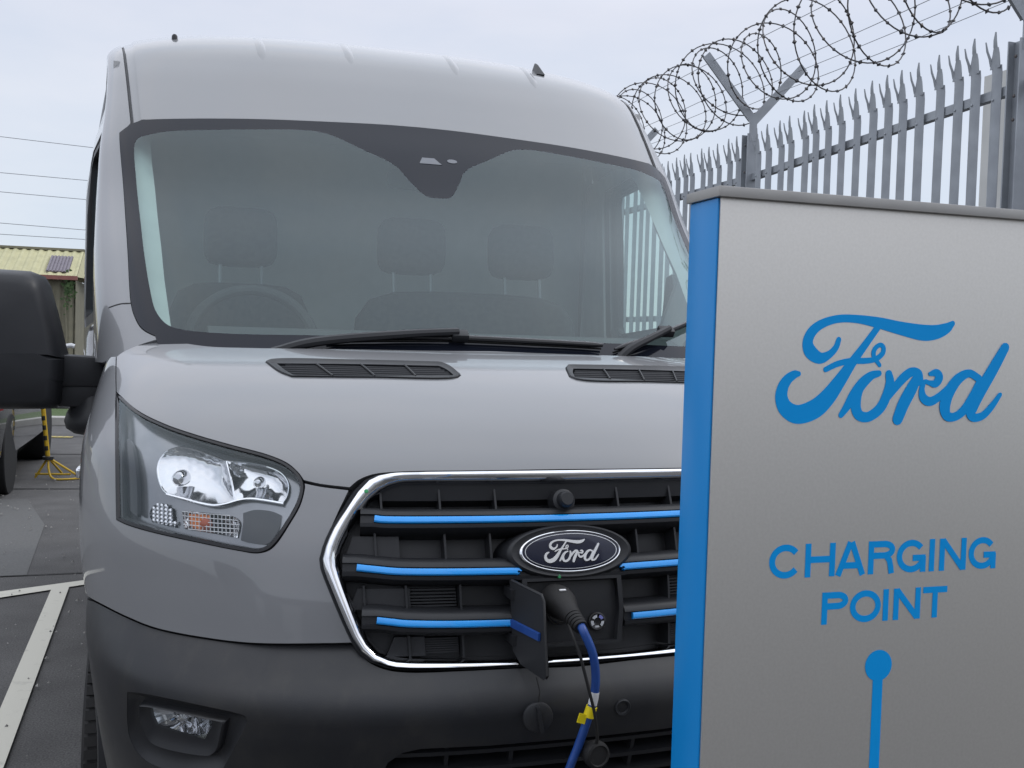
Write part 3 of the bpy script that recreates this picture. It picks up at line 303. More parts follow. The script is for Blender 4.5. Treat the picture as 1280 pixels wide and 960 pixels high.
 'lamp_side': [[-.5687,.3946],[-.5632,.397],[-.5577,.3993],[-.5521,.4006],[-.5466,.4001],[-.5408,.3985],[-.5351,.3964],[-.5295,.3946],[-.5237,.3552],[-.5285,.3555],[-.5333,.3557],[-.5382,.3559],[-.5432,.3562],[-.5481,.3569],[-.5532,.3577],[-.5586,.3586],[-.5639,.3598],[-.5686,.3614],[-.5721,.3637],[-.5748,.3679],[-.5761,.373],[-.5762,.3782],[-.5745,.3836],[-.5716,.3891]],
 'lamp_turn': [[-.5133,.3919],[-.5052,.3923],[-.4973,.3926],[-.4896,.3929],[-.482,.3932],[-.4746,.3932],[-.4675,.3931],[-.4606,.3929],[-.4535,.3927],[-.4466,.3925],[-.4402,.3919],[-.4346,.3908],[-.4301,.389],[-.4261,.3863],[-.4231,.3831],[-.4212,.3786],[-.4208,.3743],[-.4211,.3691],[-.4221,.3634],[-.4233,.3573],[-.4245,.3513],[-.4254,.3456],[-.4313,.3466],[-.4372,.3476],[-.4432,.3485],[-.4494,.3495],[-.4557,.3504],[-.4622,.3512],[-.4695,.352],[-.4772,.3527],[-.4851,.3534],[-.4933,.354],[-.5016,.3545],[-.5101,.3551]],
 'lamp_trim': [[-.5385,.4226],[-.5334,.4218],[-.5284,.421],[-.5235,.4202],[-.5186,.4193],[-.5138,.4184],[-.5089,.4175],[-.5038,.4164],[-.4987,.4152],[-.4935,.414],[-.4885,.4128],[-.4836,.4117],[-.4789,.4108],[-.4742,.41],[-.4695,.4092],[-.465,.4086],[-.4607,.4083],[-.4566,.4084],[-.4524,.409],[-.4484,.41],[-.4445,.4113],[-.4405,.4128],[-.4364,.4145],[-.4322,.4166],[-.4279,.4189],[-.4237,.421],[-.4197,.4227],[-.4159,.4241],[-.4122,.4253],[-.4085,.4262],[-.4046,.4267],[-.4009,.4269],[-.3971,.4267],[-.3931,.4262],[-.3891,.4256],[-.385,.425],[-.3809,.4243],[-.3767,.4235],[-.3724,.4226],[-.368,.4216],[-.3637,.4207],[-.3595,.4197]],
 'lamp_marker': [[-.6472,.5379],[-.6437,.5469],[-.6394,.5528],[-.6329,.5493],[-.6261,.5408],[-.6223,.5336],[-.619,.5247],[-.616,.5148],[-.6134,.5043],[-.6112,.4938],[-.6091,.4838],[-.6069,.4717],[-.6049,.4593],[-.6033,.4468],[-.6019,.4345],[-.6008,.4227],[-.6,.4117],[-.5995,.4034],[-.5992,.3955],[-.599,.3879],[-.5989,.3804],[-.5989,.373],[-.5988,.3655],[-.6042,.368],[-.6098,.3705],[-.6148,.3746],[-.6182,.38],[-.6209,.3869],[-.6232,.395],[-.6252,.4041],[-.6271,.4137],[-.6289,.4235],[-.6312,.4383],[-.6331,.455],[-.6351,.4735],[-.6378,.4937],[-.6418,.5154]],
 'lamp_smoke': [[-.416,.3975],[-.412,.3997],[-.4081,.402],[-.4041,.404],[-.3998,.4054],[-.3959,.406],[-.3917,.4062],[-.3873,.406],[-.3831,.4056],[-.3791,.4049],[-.3755,.404],[-.3722,.4026],[-.3693,.4009],[-.3666,.399],[-.3637,.3972],[-.3644,.3912],[-.365,.3851],[-.3656,.3791],[-.3665,.3733],[-.3677,.3676],[-.3695,.3619],[-.3717,.3561],[-.3741,.3506],[-.3765,.3457],[-.3789,.3418],[-.3813,.339],[-.3837,.337],[-.3862,.3349],[-.3903,.3354],[-.3946,.3357],[-.3989,.3361],[-.4031,.3364],[-.407,.3369],[-.4105,.3375],[-.4141,.3384],[-.4173,.3395],[-.4204,.3406],[-.4196,.3471],[-.4188,.3538],[-.418,.3606],[-.4172,.3672],[-.4166,.3734],[-.4161,.379],[-.4159,.3857],[-.416,.3916]],
 'badge_c': [[.0036,.315]],
}
# ------------------------------------------------------------------ trimmed panels on the body surfaces
def inside(pt, loops):
    x, y = pt; c = False
    for L in loops:
        n = len(L); j = n-1
        for i in range(n):
            xi, yi = L[i]; xj, yj = L[j]
            if (yi > y) != (yj > y) and x < (xj-xi)*(y-yi)/(yj-yi)+xi: c = not c
            j = i
    return c
_PO = S('U', *np.array(TRACE['pillar_outer']).T)            # outer edge of the front pillar
_fz = np.concatenate([[.3, .83, 1.03, 1.187, 1.32], np.sort(_PO[:, 2])]); _o = np.argsort(_PO[:, 2])
_fx = np.concatenate([[.90, .965, .99, .99, .968], -_PO[_o, 0]]); _fy = np.concatenate([[.6, .66, .715, .776, .935], _PO[_o, 1]])
def side_x(y, z):
    """half width of the van's flank"""
    xf = np.interp(z, _fz, _fx); yf = np.interp(z, _fz, _fy)
    back = np.interp(z, [.3, .8, 1.1, 1.3, 2.0, 2.2, 2.285, 2.4, 2.5], [1.07, 1.105, 1.13, 1.15, 1.15, 1.12, 1.095, 1.088, 1.07])
    t = np.clip((y-yf)/(2.6-yf), 0, 1); t = .55*t+.45*t*t*(3-2*t)
    return xf+(back-xf)*t
def surf(net, p, q, off=0.):
    if net in NET: return S(net, p, q, off)
    sg = -1 if net == 'DL' else 1           # flank: p = y, q = z
    p = np.asarray(p, float); q = np.asarray(q, float)
    P = np.stack([sg*side_x(p, q), p, q], -1)
    return P+off*surf_n(net, p, q) if off else P
def surf_n(net, p, q):
    if net in NET: return N(net, np.asarray(p, float), np.asarray(q, float))
    h = .01; p = np.asarray(p, float); q = np.asarray(q, float)
    du = surf(net, p+h, q)-surf(net, p-h, q); dv = surf(net, p, q+h)-surf(net, p, q-h)
    n = np.cross(du, dv)*(1 if net == 'DR' else -1)
    return n/np.linalg.norm(n, axis=-1, keepdims=True)
def panel(name, net, outer, holes=(), material='paint', parent=None, off=0., thick=.012, step=.03, label=None, sx=1.25, rim=True):
    loops = [list(map(tuple, outer))]+[list(map(tuple, h)) for h in holes]
    loops = [[(a*sx, b) for a, b in L] for L in loops]
    pts = []; edges = []
    for L in loops:
        k = len(pts); pts += L; edges += [(k+i, k+(i+1) % len(L)) for i in range(len(L))]
    nb = len(pts); B = np.array(pts)
    x0, y0 = B[:len(loops[0])].min(0); x1, y1 = B[:len(loops[0])].max(0)
    for j, y in enumerate(np.arange(y0+step*.5, y1, step)):
        for x in np.arange(x0+step*(.25 if j % 2 else .75), x1, step):
            if inside((x, y), loops) and np.hypot(B[:, 0]-x, B[:, 1]-y).min() > step*.45: pts.append((x, y))
    V, _, F, *_ = delaunay_2d_cdt([Vector(p) for p in pts], edges, [], 0, 1e-7)
    V = np.array([(v.x, v.y) for v in V])
    F = [f for f in F if inside(tuple(V[list(f)].mean(0)), loops)]
    P = surf(net, V[:, 0]/sx, V[:, 1], off); Nn = surf_n(net, V[:, 0]/sx, V[:, 1])
    flip = net == 'DL'
    F = [tuple(reversed(f)) if flip else tuple(f) for f in F]
    P = list(P); Nn = list(Nn)
    if rim and thick:
        for L in loops:
            a = np.array(L); T0 = surf(net, a[:, 0]/sx, a[:, 1], off); n0 = surf_n(net, a[:, 0]/sx, a[:, 1]); T1 = T0-thick*n0
            tan = np.roll(T0, -1, 0)-np.roll(T0, 1, 0); sd_ = np.cross(tan, n0); sd_ /= np.linalg.norm(sd_, axis=1, keepdims=True)+1e-9
            k = len(P); n = len(L)
            P += list(T0)+list(T1); Nn += list(sd_)+list(sd_)
            F += [(k+i, k+n+i, k+n+(i+1) % n, k+(i+1) % n) for i in range(n)]
    o_ = origin_of(parent); o_ = np.array((o_.x, o_.y, o_.z))
    me = bpy.data.meshes.new(name); me.from_pydata([tuple(map(float, p-o_)) for p in P], [], F)
    me.shade_smooth(); me.normals_split_custom_set_from_vertices([tuple(map(float, n)) for n in Nn])
    o = link(name, me, parent, material)
    if label: o['label'] = label
    return o
def mir(L): return [(-a, b) for a, b in reversed(L)]
def both(L):
    """half outline from centre to centre -> whole outline"""
    return list(map(tuple, L))+[p for p in mir(L) if abs(p[0]) > 1e-6]
def netpath(net, P, off=0.):
    a = np.array(P); return surf(net, a[:, 0], a[:, 1], off)
def smooth_path(P, n=6):
    P = np.array(P, float); Q = np.vstack([2*P[0]-P[1], P, 2*P[-1]-P[-2]]); o = []
    for i in range(1, len(Q)-2):
        p0, p1, p2, p3 = Q[i-1:i+3]
        for x in np.linspace(0, 1, n, endpoint=False): o.append(.5*(2*p1+(-p0+p2)*x+(2*p0-5*p1+4*p2-p3)*x*x+(-p0+3*p1-3*p2+p3)*x**3))
    o.append(P[-1]); return np.array(o)
def sweep(mb, net, path, prof, closed_prof=True):
    """profile points (outward, upward) carried along a path on a body surface"""
    a = np.array(path); P = surf(net, a[:, 0], a[:, 1]); n = surf_n(net, a[:, 0], a[:, 1])
    t = np.gradient(P, axis=0); t /= np.linalg.norm(t, axis=1, keepdims=True); u = np.cross(n, t); u *= np.sign(u[:, 2:3]+1e-9)
    mb.rings([[P[i]+n[i]*x+u[i]*y for x, y in prof] for i in range(len(a))], closed_prof, closed_prof); return mb
def bowl(mb, rim, axis, depth, rings=7, flute=0, scale_end=.12, inset=1.0):
    rim = np.array(rim); c = rim.mean(0); axis = np.array(axis); R = []
    for k in range(rings+1):
        t = k/rings; r = (1-t)*(1-scale_end)+scale_end
        d = depth*(1-r*r)
        ring = c+(rim-c)*r*inset+axis*d
        if flute and 0 < k < rings: ring = ring+axis*(flute*np.where(np.floor((rim[:, 0]-c[0])/.02) % 2 == 0, 1, -1))[:, None]*(1-abs(2*t-1))
        R.append([tuple(p) for p in ring])
    mb.rings(R, True, False); mb.add(R[-1], [tuple(range(len(R[-1])))]); return mb
# stroke lettering: variable width ribbons
FORD = [   # strokes of the script: x, z, width in millimetres
 [(89.3,38.9,7.1),(85.4,28.6,8.3),(75.9,19.6,10.1),(62.5,15.0,14.8),(48.8,22.7,17.8),(44.3,35.0,14.8),(50.7,48.5,13.1),(65.6,58.7,11.3),(88.7,65.1,10.1),(117.0,65.5,10.7),(149.1,61.7,14.3),(181.8,55.9,17.2),(215.0,51.4,20.8),(236.5,52.6,19.0),(253.0,58.1,14.3),(262.2,64.5,7.7)],
 [(146.2,55.4,8.9),(128.2,32.6,10.1),(110.2,9.8,13.1),(93.1,-13.4,17.8),(75.4,-35.1,22.6),(57.5,-49.4,24.9),(34.1,-56.0,23.8),(17.0,-48.9,20.8),(9.8,-35.7,17.8),(11.3,-22.5,15.4),(17.8,-12.4,13.1),(26.7,-6.4,10.7),(32.7,-5.3,7.1)],
 [(71.8,0.8,7.1),(88.3,8.0,7.7),(107.0,12.2,7.7),(129.1,12.9,7.7),(145.0,15.4,7.1),(155.0,22.4,7.1),(156.5,30.1,6.5),(151.2,33.8,5.9),(143.4,28.1,6.5),(142.6,18.9,6.5),(151.9,7.7,5.3)],
 [(97.1,-56.5,7.7),(105.1,-46.1,10.7),(115.4,-30.6,14.3),(127.4,-15.6,14.3),(139.7,-5.9,11.3),(151.1,-2.7,8.3)],
 [(124.9,-17.8,11.9),(119.3,-31.9,14.3),(118.8,-46.9,14.8),(124.7,-56.9,13.7),(138.5,-58.4,13.1),(154.7,-48.0,13.7),(164.2,-31.5,13.7),(168.6,-15.0,13.1),(166.3,-3.0,10.1)],
 [(162.7,-39.7,5.9),(173.6,-24.8,10.1),(186.9,-9.8,12.5),(200.5,-0.2,11.9),(211.8,-1.6,10.7),(213.7,-11.6,13.1)],
 [(212.6,-3.8,11.9),(201.7,-22.8,16.6),(190.9,-41.6,17.2),(182.7,-61.5,15.4)],
 [(230.5,-1.9,5.9),(239.8,-0.6,10.7),(244.8,-6.6,11.9),(239.2,-14.5,10.7),(229.1,-13.6,6.5),(222.4,-12.5,5.9),(218.3,-22.6,8.3),(221.5,-33.6,11.9),(232.5,-38.0,11.9),(247.5,-30.6,10.1),(262.4,-17.8,8.3)],
 [(308.3,-6.8,10.1),(292.1,-0.3,10.7),(274.8,-8.4,14.3),(261.1,-26.2,16.6),(255.7,-44.5,16.6),(260.5,-57.0,13.1),(274.1,-57.3,11.3),(288.6,-47.0,12.5),(302.6,-27.7,13.7),(312.0,-10.7,13.1)],
 [(349.2,35.2,13.1),(329.9,4.4,16.6),(309.5,-27.7,17.2),(298.4,-49.8,16.6),(303.7,-58.8,11.9),(318.8,-55.4,10.1),(332.7,-42.5,8.9),(344.5,-27.8,5.9)],
]
def strokes_mesh(mb, strokes, o, u, v, n, scale, cx, cy, thick, wk=1.0, step=.00012):
    o, u, v, n = map(np.array, (o, u, v, n))
    for k, st in enumerate(strokes):
        a = smooth_path(st, 8); xy = (a[:, :2]-[cx, cy])*scale; wd = np.maximum(a[:, 2], 1)*scale*.5*wk
        t = np.gradient(xy, axis=0); t /= np.linalg.norm(t, axis=1, keepdims=True)+1e-9; s_ = np.stack([-t[:, 1], t[:, 0]], 1)
        L = xy+s_*wd[:, None]; R = xy-s_*wd[:, None]
        def cap(c, d, w_):
            b = math.atan2(d[1], d[0]); return [c+w_*np.array((math.cos(b+x), math.sin(b+x))) for x in np.linspace(math.pi/2, -math.pi/2, 6)[1:-1]]
        top = thick+k*step
        P = lambda q, h: o+u*q[0]+v*q[1]+n*h
        m = len(L)
        tp_ = [top+step*.9*i/m for i in range(m)]
        V = [P(q, h_) for q, h_ in zip(L, tp_)]+[P(q, h_) for q, h_ in zip(R, tp_)]+[P(q, 0) for q in L]+[P(q, 0) for q in R]
        F = []
        for i in range(m-1): F += [(i, m+i, m+i+1, i+1), (2*m+i, i, i+1, 2*m+i+1), (m+i, 3*m+i, 3*m+i+1, m+i+1)]
        mb.add(V, F)
        for c, d, w_, e0, e1, top2 in ((xy[-1], t[-1], wd[-1], L[-1], R[-1], tp_[-1]), (xy[0], -t[0], wd[0], R[0], L[0], tp_[0])):
            ring = [e0]+cap(c, d, w_)+[e1]; V = [P(q, top2) for q in ring]+[P(q, 0) for q in ring]; r_ = len(ring)
            mb.add(V, [tuple(range(r_))]+[(i, i+1, r_+i+1, r_+i) for i in range(r_-1)])
    return mb
# ------------------------------------------------------------------ ground
def ground_mat():
    m = bpy.data.materials.new('asphalt'); m.use_nodes = True; n = m.node_tree.nodes; l = m.node_tree.links; p = n['Principled BSDF']
    t = n.new('ShaderNodeTexCoord')
    def nz(s, d=6): x = n.new('ShaderNodeTexNoise'); x.inputs['Scale'].default_value = s; x.inputs['Detail'].default_value = d; l.new(t.outputs['Object'], x.inputs['Vector']); return x
    a = nz(.35); b = nz(140, 3); c = nz(3)
    r = n.new('ShaderNodeValToRGB'); r.color_ramp.elements[0].position = .35; r.color_ramp.elements[1].position = .7
    r.color_ramp.elements[0].color = (.066, .064, .063, 1); r.color_ramp.elements[1].color = (.108, .105, .103, 1); l.new(a.outputs[0], r.inputs[0])
    r2 = n.new('ShaderNodeMapRange'); r2.inputs[1].default_value = .3; r2.inputs[2].default_value = .75; r2.inputs[3].default_value = .55; r2.inputs[4].default_value = 1.6; l.new(b.outputs[0], r2.inputs[0])
    r3 = n.new('ShaderNodeMapRange'); r3.inputs[1].default_value = .3; r3.inputs[2].default_value = .7; r3.inputs[3].default_value = .8; r3.inputs[4].default_value = 1.2; l.new(c.outputs[0], r3.inputs[0])
    mm = n.new('ShaderNodeMath'); mm.operation = 'MULTIPLY'; l.new(r2.outputs[0], mm.inputs[0]); l.new(r3.outputs[0], mm.inputs[1])
    mx = n.new('ShaderNodeMix'); mx.data_type = 'RGBA'; mx.blend_type = 'MULTIPLY'; mx.inputs[0].default_value = 1; l.new(r.outputs[0], mx.inputs[6]); l.new(mm.outputs[0], mx.inputs[7])
    l.new(mx.outputs[2], p.inputs['Base Color']); p.inputs['Roughness'].default_value = .85
    bp = n.new('ShaderNodeBump'); bp.inputs['Strength'].default_value = .5; bp.inputs['Distance'].default_value = .004; l.new(b.outputs[0], bp.inputs['Height']); l.new(bp.outputs[0], p.inputs['Normal'])
    MATS['asphalt'] = m
ground_mat()
mat('asphalt_pale', (.10, .10, .098), .9, noise=(60, (.13, .13, .128), .3, .7), bump=(140, .4, .003))
mat('seam', (.022, .021, .021), .8)
mat('road_paint', (.62, .60, .52), .7, noise=(18, (.42, .405, .35), .60, .85), bump=(120, .3, .002))
mat('yellow_paint', (.45, .36, .10), .7, noise=(25, (.2, .17, .08), .45, .6))
mat('grass', (.05, .085, .025), .95, noise=(20, (.08, .12, .04), .3, .7), bump=(60, .6, .02))
mat('concrete', (.42, .41, .38), .85, noise=(6, (.34, .33, .31), .35, .7))
def sheet(name, poly, z, material, parent=None, **k):
    o = MB().add([(x, y, z) for x, y in poly], [tuple(range(len(poly)))]).build(name, material, parent, smooth=0); return tag(o, **k)
sheet('ground', [(-400, -60), (400, -60), (400, 600), (-400, 600)], 0, 'asphalt', kind='structure')
sheet('paler_asphalt', [(-9, 4.55), (-1.62, 4.62), (-1.72, 6.3), (-2.0, 7.55), (-9, 7.8)], .003, 'asphalt_pale', kind='structure')
for k, (a, b, wd) in enumerate((((-9, 8.9), (6, 7.25), .035), ((-9, 12.0), (6, 9.6), .04), ((-9, 13.75), (6, 12.0), .04), ((-9, 4.42), (-1.0, 4.62), .02))):
    d = Vector((b[0]-a[0], b[1]-a[1])).normalized(); nrm = Vector((-d.y, d.x))*wd
    sheet('tar_seam', [a, b, (b[0]+nrm.x, b[1]+nrm.y), (a[0]+nrm.x, a[1]+nrm.y)], .005, 'seam', kind='structure')
# white bay markings: a cross line and the long bay line that runs beside the van
sheet('bay_line', [(-4.7, 3.02), (-1.677, 4.075), (-1.287, 4.290), (0.5, 4.93), (0.45, 5.05), (-1.298, 4.405), (-1.699, 4.215), (-4.75, 3.14)], .008, 'road_paint', kind='structure')
def poly_line(name, L, R, z, m):
    sheet(name, L+R[::-1], z, m, kind='structure')
poly_line('bay_line', [(-1.440, 4.20), (-1.405, 2.326), (-1.375, .6), (-1.34, -2.0)], [(-1.352, 4.235), (-1.318, 2.4), (-1.285, .6), (-1.25, -2.0)], .0125, 'road_paint')
poly_line('bay_line', [(2.10, 4.2), (2.10, -2.0)], [(2.19, 4.2), (2.19, -2.0)], .0125, 'road_paint')
sheet('yellow_marking', [(-2.45, 12.86), (-2.15, 12.80), (-2.15, 12.98), (-2.45, 13.04)], .009, 'yellow_paint', kind='structure')
MB().box((-6, 15.25, .06), (30, .30, .12), rz=-.1).build('kerb', 'concrete', smooth=0, bevel=.01)['kind'] = 'structure'
sheet('grass_verge', [(-25, 17.3), (20, 12.85), (20, 14.6), (-25, 19.0)], .1, 'grass', kind='structure')
MB().box((-2.5, 15.9, .045), (45.0, 1.7, .1), rz=-.0985).build('verge_soil', 'grass', smooth=0)['kind'] = 'structure'

# ------------------------------------------------------------------ the van
van = empty('van', (0, 2.6, 0), 'grey electric panel van with blue grille strips, plugged in to charge', 'van')
T_ = {k: [tuple(p) for p in v] for k, v in TRACE.items()}
bonnet_loop = both(T_['bonnet'])
vent_l, vent_r = T_['vent_out'], mir(T_['vent_out'])
panel('bonnet', 'L', bonnet_loop, [vent_l, vent_r], 'paint', van, thick=.03, step=.022)
# wings
wa, wb = T_['wing_a'], T_['wing_b']
qb = wa[-1][1]
wing = wa+[(-.80, qb-.004), (-.90, qb-.02), (-1.0, qb-.03), (-1.0, .45), (-1.0, .66), (-1.0, .80), (-.93, .865), (-.84, .905)]+wb[:-1]
panel('front_wing', 'L', wing, (), 'paint', van, thick=.02, step=.02)
panel('front_wing', 'L', mir(wing), (), 'paint', van, thick=.02, step=.02)
gl = both(T_['grille_out']); hl = T_['headlight']
shell_loop = [(-.99, .06), (.99, .06), (.99, 1.1), (-.99, 1.1)]
vsh = lambda L: [(sum(p[0] for p in L)/len(L)+(p[0]-sum(q[0] for q in L)/len(L))*.97, sum(q[1] for q in L)/len(L)+(p[1]-sum(q[1] for q in L)/len(L))*.97) for p in L]
panel('inner_shell', 'L', shell_loop, [vsh(gl), vsh(hl), vsh(mir(hl))], 'shell_black', van, off=-.028, thick=0, step=.06)  # liner added in near-black, so the gaps between panels show dark
# bumper
bt = T_['bumper_top']
qbt = bt[-1][1]
bhalf = bt+[(-.82, qbt-.005), (-.92, qbt-.03), (-1.0, qbt-.04), (-1.0, .36), (-1.0, .10), (-.85, .02), (-.5, .01), (0, .01)]
bump_loop = both(bhalf)
fog = T_['fog_recess']
q0 = .50
intake_h = [(0, .497), (-.12, .498), (-.205, .500), (-.228, .492), (-.245, .470), (-.262, .40), (-.25, .335), (-.2, .325), (0, .32)]
intake = both(intake_h)
panel('bumper', 'B', bump_loop, [fog, mir(fog), intake], 'grey_plastic', van, thick=.03, step=.022)
# fog lamp pockets: stepped rings leading down to the lamp
def ring_strip(name, net, A, offA, B, offB, material, parent, n=64):
    def rs(L):
        a = np.array(L+[L[0]]); d = np.concatenate([[0], np.cumsum(np.hypot(*np.diff(a, axis=0).T))]); t = np.linspace(0, d[-1], n, endpoint=False)
        return np.stack([np.interp(t, d, a[:, 0]), np.interp(t, d, a[:, 1])], 1)
    a = rs(A); b = rs(B)
    # align starts
    ca, cb = a.mean(0), b.mean(0)
    ang = lambda q, c: np.arctan2(*(q-c).T[::-1])
    b = np.roll(b, -int(np.argmin(np.abs(np.angle(np.exp(1j*(ang(b, cb)-ang(a, ca)[0])))))), 0)
    mb = MB(); mid = (a+b)/2
    mb.rings([list(surf(net, a[:, 0], a[:, 1], offA)), list(surf(net, *(a*.75+b*.25).T, offA*.55+offB*.45)), list(surf(net, *(a*.4+b*.6).T, offA*.1+offB*.9)), list(surf(net, b[:, 0], b[:, 1], offB))], True, False)
    return mb.build(name, material, parent, smooth=50)
def shrink(L, k):
    c = np.mean(L, axis=0); return [tuple(c+(np.array(p)-c)*k) for p in L]
FOGL = [(a-.006, b+.001) for a, b in shrink(T_['fog_lens'], 1.14)]
def fog_lamp(sgn):
    m_ = (lambda L: L) if sgn < 0 else mir
    pocket = ring_strip('fog_lamp_pocket', 'B', m_(fog), -.001, m_(T_['fog_ring']), -.020, 'black_plastic', van)
    ring_strip('pocket_lip', 'B', m_(T_['fog_ring']), -.020, shrink(m_(T_['fog_ring']), .93), -.006, 'grey_plastic', pocket)
    ring_strip('pocket_throat', 'B', shrink(m_(T_['fog_ring']), .93), -.006, m_(FOGL), -.020, 'black_plastic', pocket)
    lamp = panel('fog_lamp', 'B', shrink(m_(FOGL), 1.03), (), 'lens_glass', van, off=-.017, thick=0, step=.02)
    rim = netpath('B', m_(FOGL), -.021)
    bowl(MB(), rim, (sgn*-.35, .93, 0), .05, 6, flute=.006, scale_end=.2).build('reflector', 'reflector', lamp, smooth=25)
    c = rim.mean(0)
    MB().lathe(c+np.array((0, .028, 0)), (0, -1, 0), [(0, .012), (.012, .012), (.018, .008), (.02, 0.0)], 14).build('bulb', 'reflector', lamp)
fog_lamp(-1); fog_lamp(1)
# lower intake
a_ = np.array(shrink(intake, 1.02))
panel('intake_back', 'B', shrink(intake, 1.03), (), 'shell_black', van, off=-.06, thick=0, step=.05)
for q in (.475, .435, .395, .355):
    sweep(MB(), 'B', [(x, q) for x in np.linspace(-.25, .25, 25)], [(-.055, -.006), (-.012, -.004), (-.012, .005), (-.055, .004)]).build('intake_slat', 'black_plastic', van)
for s_ in (-.17, -.085, .085, .17):
    sweep(MB(), 'B', [(s_, .33), (s_, .37), (s_, .41), (s_, .45), (s_, .496)], [(-.055, -.004), (-.02, -.004), (-.02, .004), (-.055, .004)]).build('intake_rib', 'black_plastic', van)
# bumper details: sensor dimple and tow eye cover hanging by its strap
def disc_on(net, s_, q_, r, h, off=0., seg=24):
    P = surf(net, s_, q_, off); n_ = surf_n(net, s_, q_); return P, n_
P, n_ = disc_on('B', .054, .559, .012, .004)
MB().lathe(P, n_, [(-.004, .017), (.0015, .017), (.003, .0155), (.002, .012), (-.002, .010), (-.002, 0)], 24).build('parking_sensor', 'black_plastic', van)
P, n_ = disc_on('B', -.063, .561, .03, .01); P = P+n_*.012
cov = MB().lathe(P, n_+np.array((-.12, 0, .12)), [(-.004, .026), (.003, .030), (.006, .029), (.008, .025), (.008, 0)], 28).build('tow_eye_cover', 'grey_plastic', van)
MB().box(P+n_*.013, (.009, .014, .052), ry=-.18, taper=.8).build('grip', 'grey_plastic', cov, bevel=.002)
MB().tube([P+np.array((0, -.002, .026)), P+np.array((.002, -.004, .05)), P+np.array((-.002, .008, .075))], .0013, 6).build('strap', 'rubber', cov)
# grille --------------------------------------------------------------
go, gi = np.array(T_['grille_out']), np.array(T_['grille_in'])
go = np.vstack([go, (go*[-1, 1])[::-1][1:-1]]); gi = np.vstack([gi, (gi*[-1, 1])[::-1][1:-1]])
prof = [(0, -.028), (0, .0), (.06, .009), (.22, .0135), (.45, .013), (.7, .008), (.9, .0), (1, -.010), (1, -.06)]
grille = panel('grille', 'L', [tuple(p) for p in gi], (), 'black_plastic', van, off=-.062, thick=0, step=.05)
R = []
for t, h in prof:
    m_ = go*(1-t)+gi*t; R.append(list(surf('L', m_[:, 0], m_[:, 1], h)))
R = [[R[k][i] for k in range(len(prof))] for i in range(len(go))]
MB().rings(R, False, False, loop=True).build('chrome_surround', 'chrome', grille, smooth=60)
# black gasket round the chrome
gk0 = np.array(shrink([tuple(p) for p in go], 1.0))
Rk = []
c0 = go.mean(0)
for d_, h in ((.0, .0), (.0045, .003), (.008, -.004), (.009, -.02)):
    v_ = go-c0; ln = np.linalg.norm(v_*[1.5, 1], axis=1, keepdims=True); m_ = go+v_/ln*d_; Rk.append(list(surf('L', m_[:, 0], m_[:, 1], h)))
MB().rings([[Rk[k][i] for k in range(4)] for i in range(len(go))], False, False, loop=True).build('gasket', 'black_plastic', grille, smooth=50)
def sym(path): p = [tuple(x) for x in path]; return p+[(-a, b) for a, b in reversed(p) if a < -1e-6]
def gi_left(q):
    g = gi[gi[:, 0] < 0]; k = np.argmin(np.abs(g[:, 1]-q)+np.where(np.abs(g[:, 0]) < .12, 9, 0)); return g[k, 0]
bars = {'one': T_['bar_one'], 'two': T_['bar_two'], 'three': T_['bar_three']}
CP = [(-.085, .030), (-.03, .0285), (-.008, .024), (.001, .016), (.003, .009), (-.004, .0075), (-.004, -.0075), (.003, -.009), (.001, -.016), (-.010, -.022), (-.03, -.026), (-.085, -.027)]
IP = [(-.004, .0072), (.0035, .0066), (.0055, .003), (.0055, -.004), (.0035, -.0066), (-.004, -.0072)]
for k, p in bars.items():
    p = smooth_path(np.array(p)).tolist()
    full = [(gi_left(p[0][1])+.004, p[0][1])]+p+([] if k == 'one' else [(-.02, p[-1][1]), (0, p[-1][1])])
    xs = np.linspace(full[0][0], 0 if k != 'three' else -.070, 40); qs = np.interp(xs, [a for a, b in full], [b for a, b in full])
    half = list(zip(xs, qs))
    for pth in ([sym(half)] if k != 'three' else [half, [(-a, b) for a, b in half]]):
        sweep(MB(), 'L', pth, CP).build('grille_bar', 'black_plastic', grille, smooth=40)
    if k == 'one': sweep(MB(), 'L', sym(p), IP).build('blue_strip', 'blue_insert', grille)
    else:
        for sg in (1, -1):
            sweep(MB(), 'L', [(a*sg, b) for a, b in p], IP).build('blue_strip', 'blue_insert', grille)
qc = {k: p[-1][1] for k, p in bars.items()}
QT, QB = .47, .105
# ribs between the bars
def rib(s_, q1, q2, dep=-.02, wd=.0022, name='grille_rib'):
    pa = [(s_, q) for q in np.linspace(q1, q2, 6)]
    a = np.array(pa); P = surf('L', a[:, 0], a[:, 1]); n_ = surf_n('L', a[:, 0], a[:, 1]); mb = MB()
    mb.rings([[P[i]+n_[i]*h+np.array((x, 0, 0)) for h, x in ((-.085, -wd), (dep, -wd), (dep, wd), (-.085, wd))] for i in range(len(a))]); mb.build(name, 'black_plastic', grille)
for s_ in (-.235, -.161, -.089, .079, .158, .235): rib(s_, qc['one']+.025, QT, -.018)
for s_ in (-.245, -.158, -.10, .10, .158, .245): rib(s_, qc['two']+.025, qc['one']-.02, -.02)
for s_ in (-.262, -.21, -.142, .142, .21, .262): rib(s_, qc['three']+.025, qc['two']-.02, -.02)
for s_ in (-.21, -.142, .142, .21): rib(s_, QB+.01, qc['three']-.02, -.02)
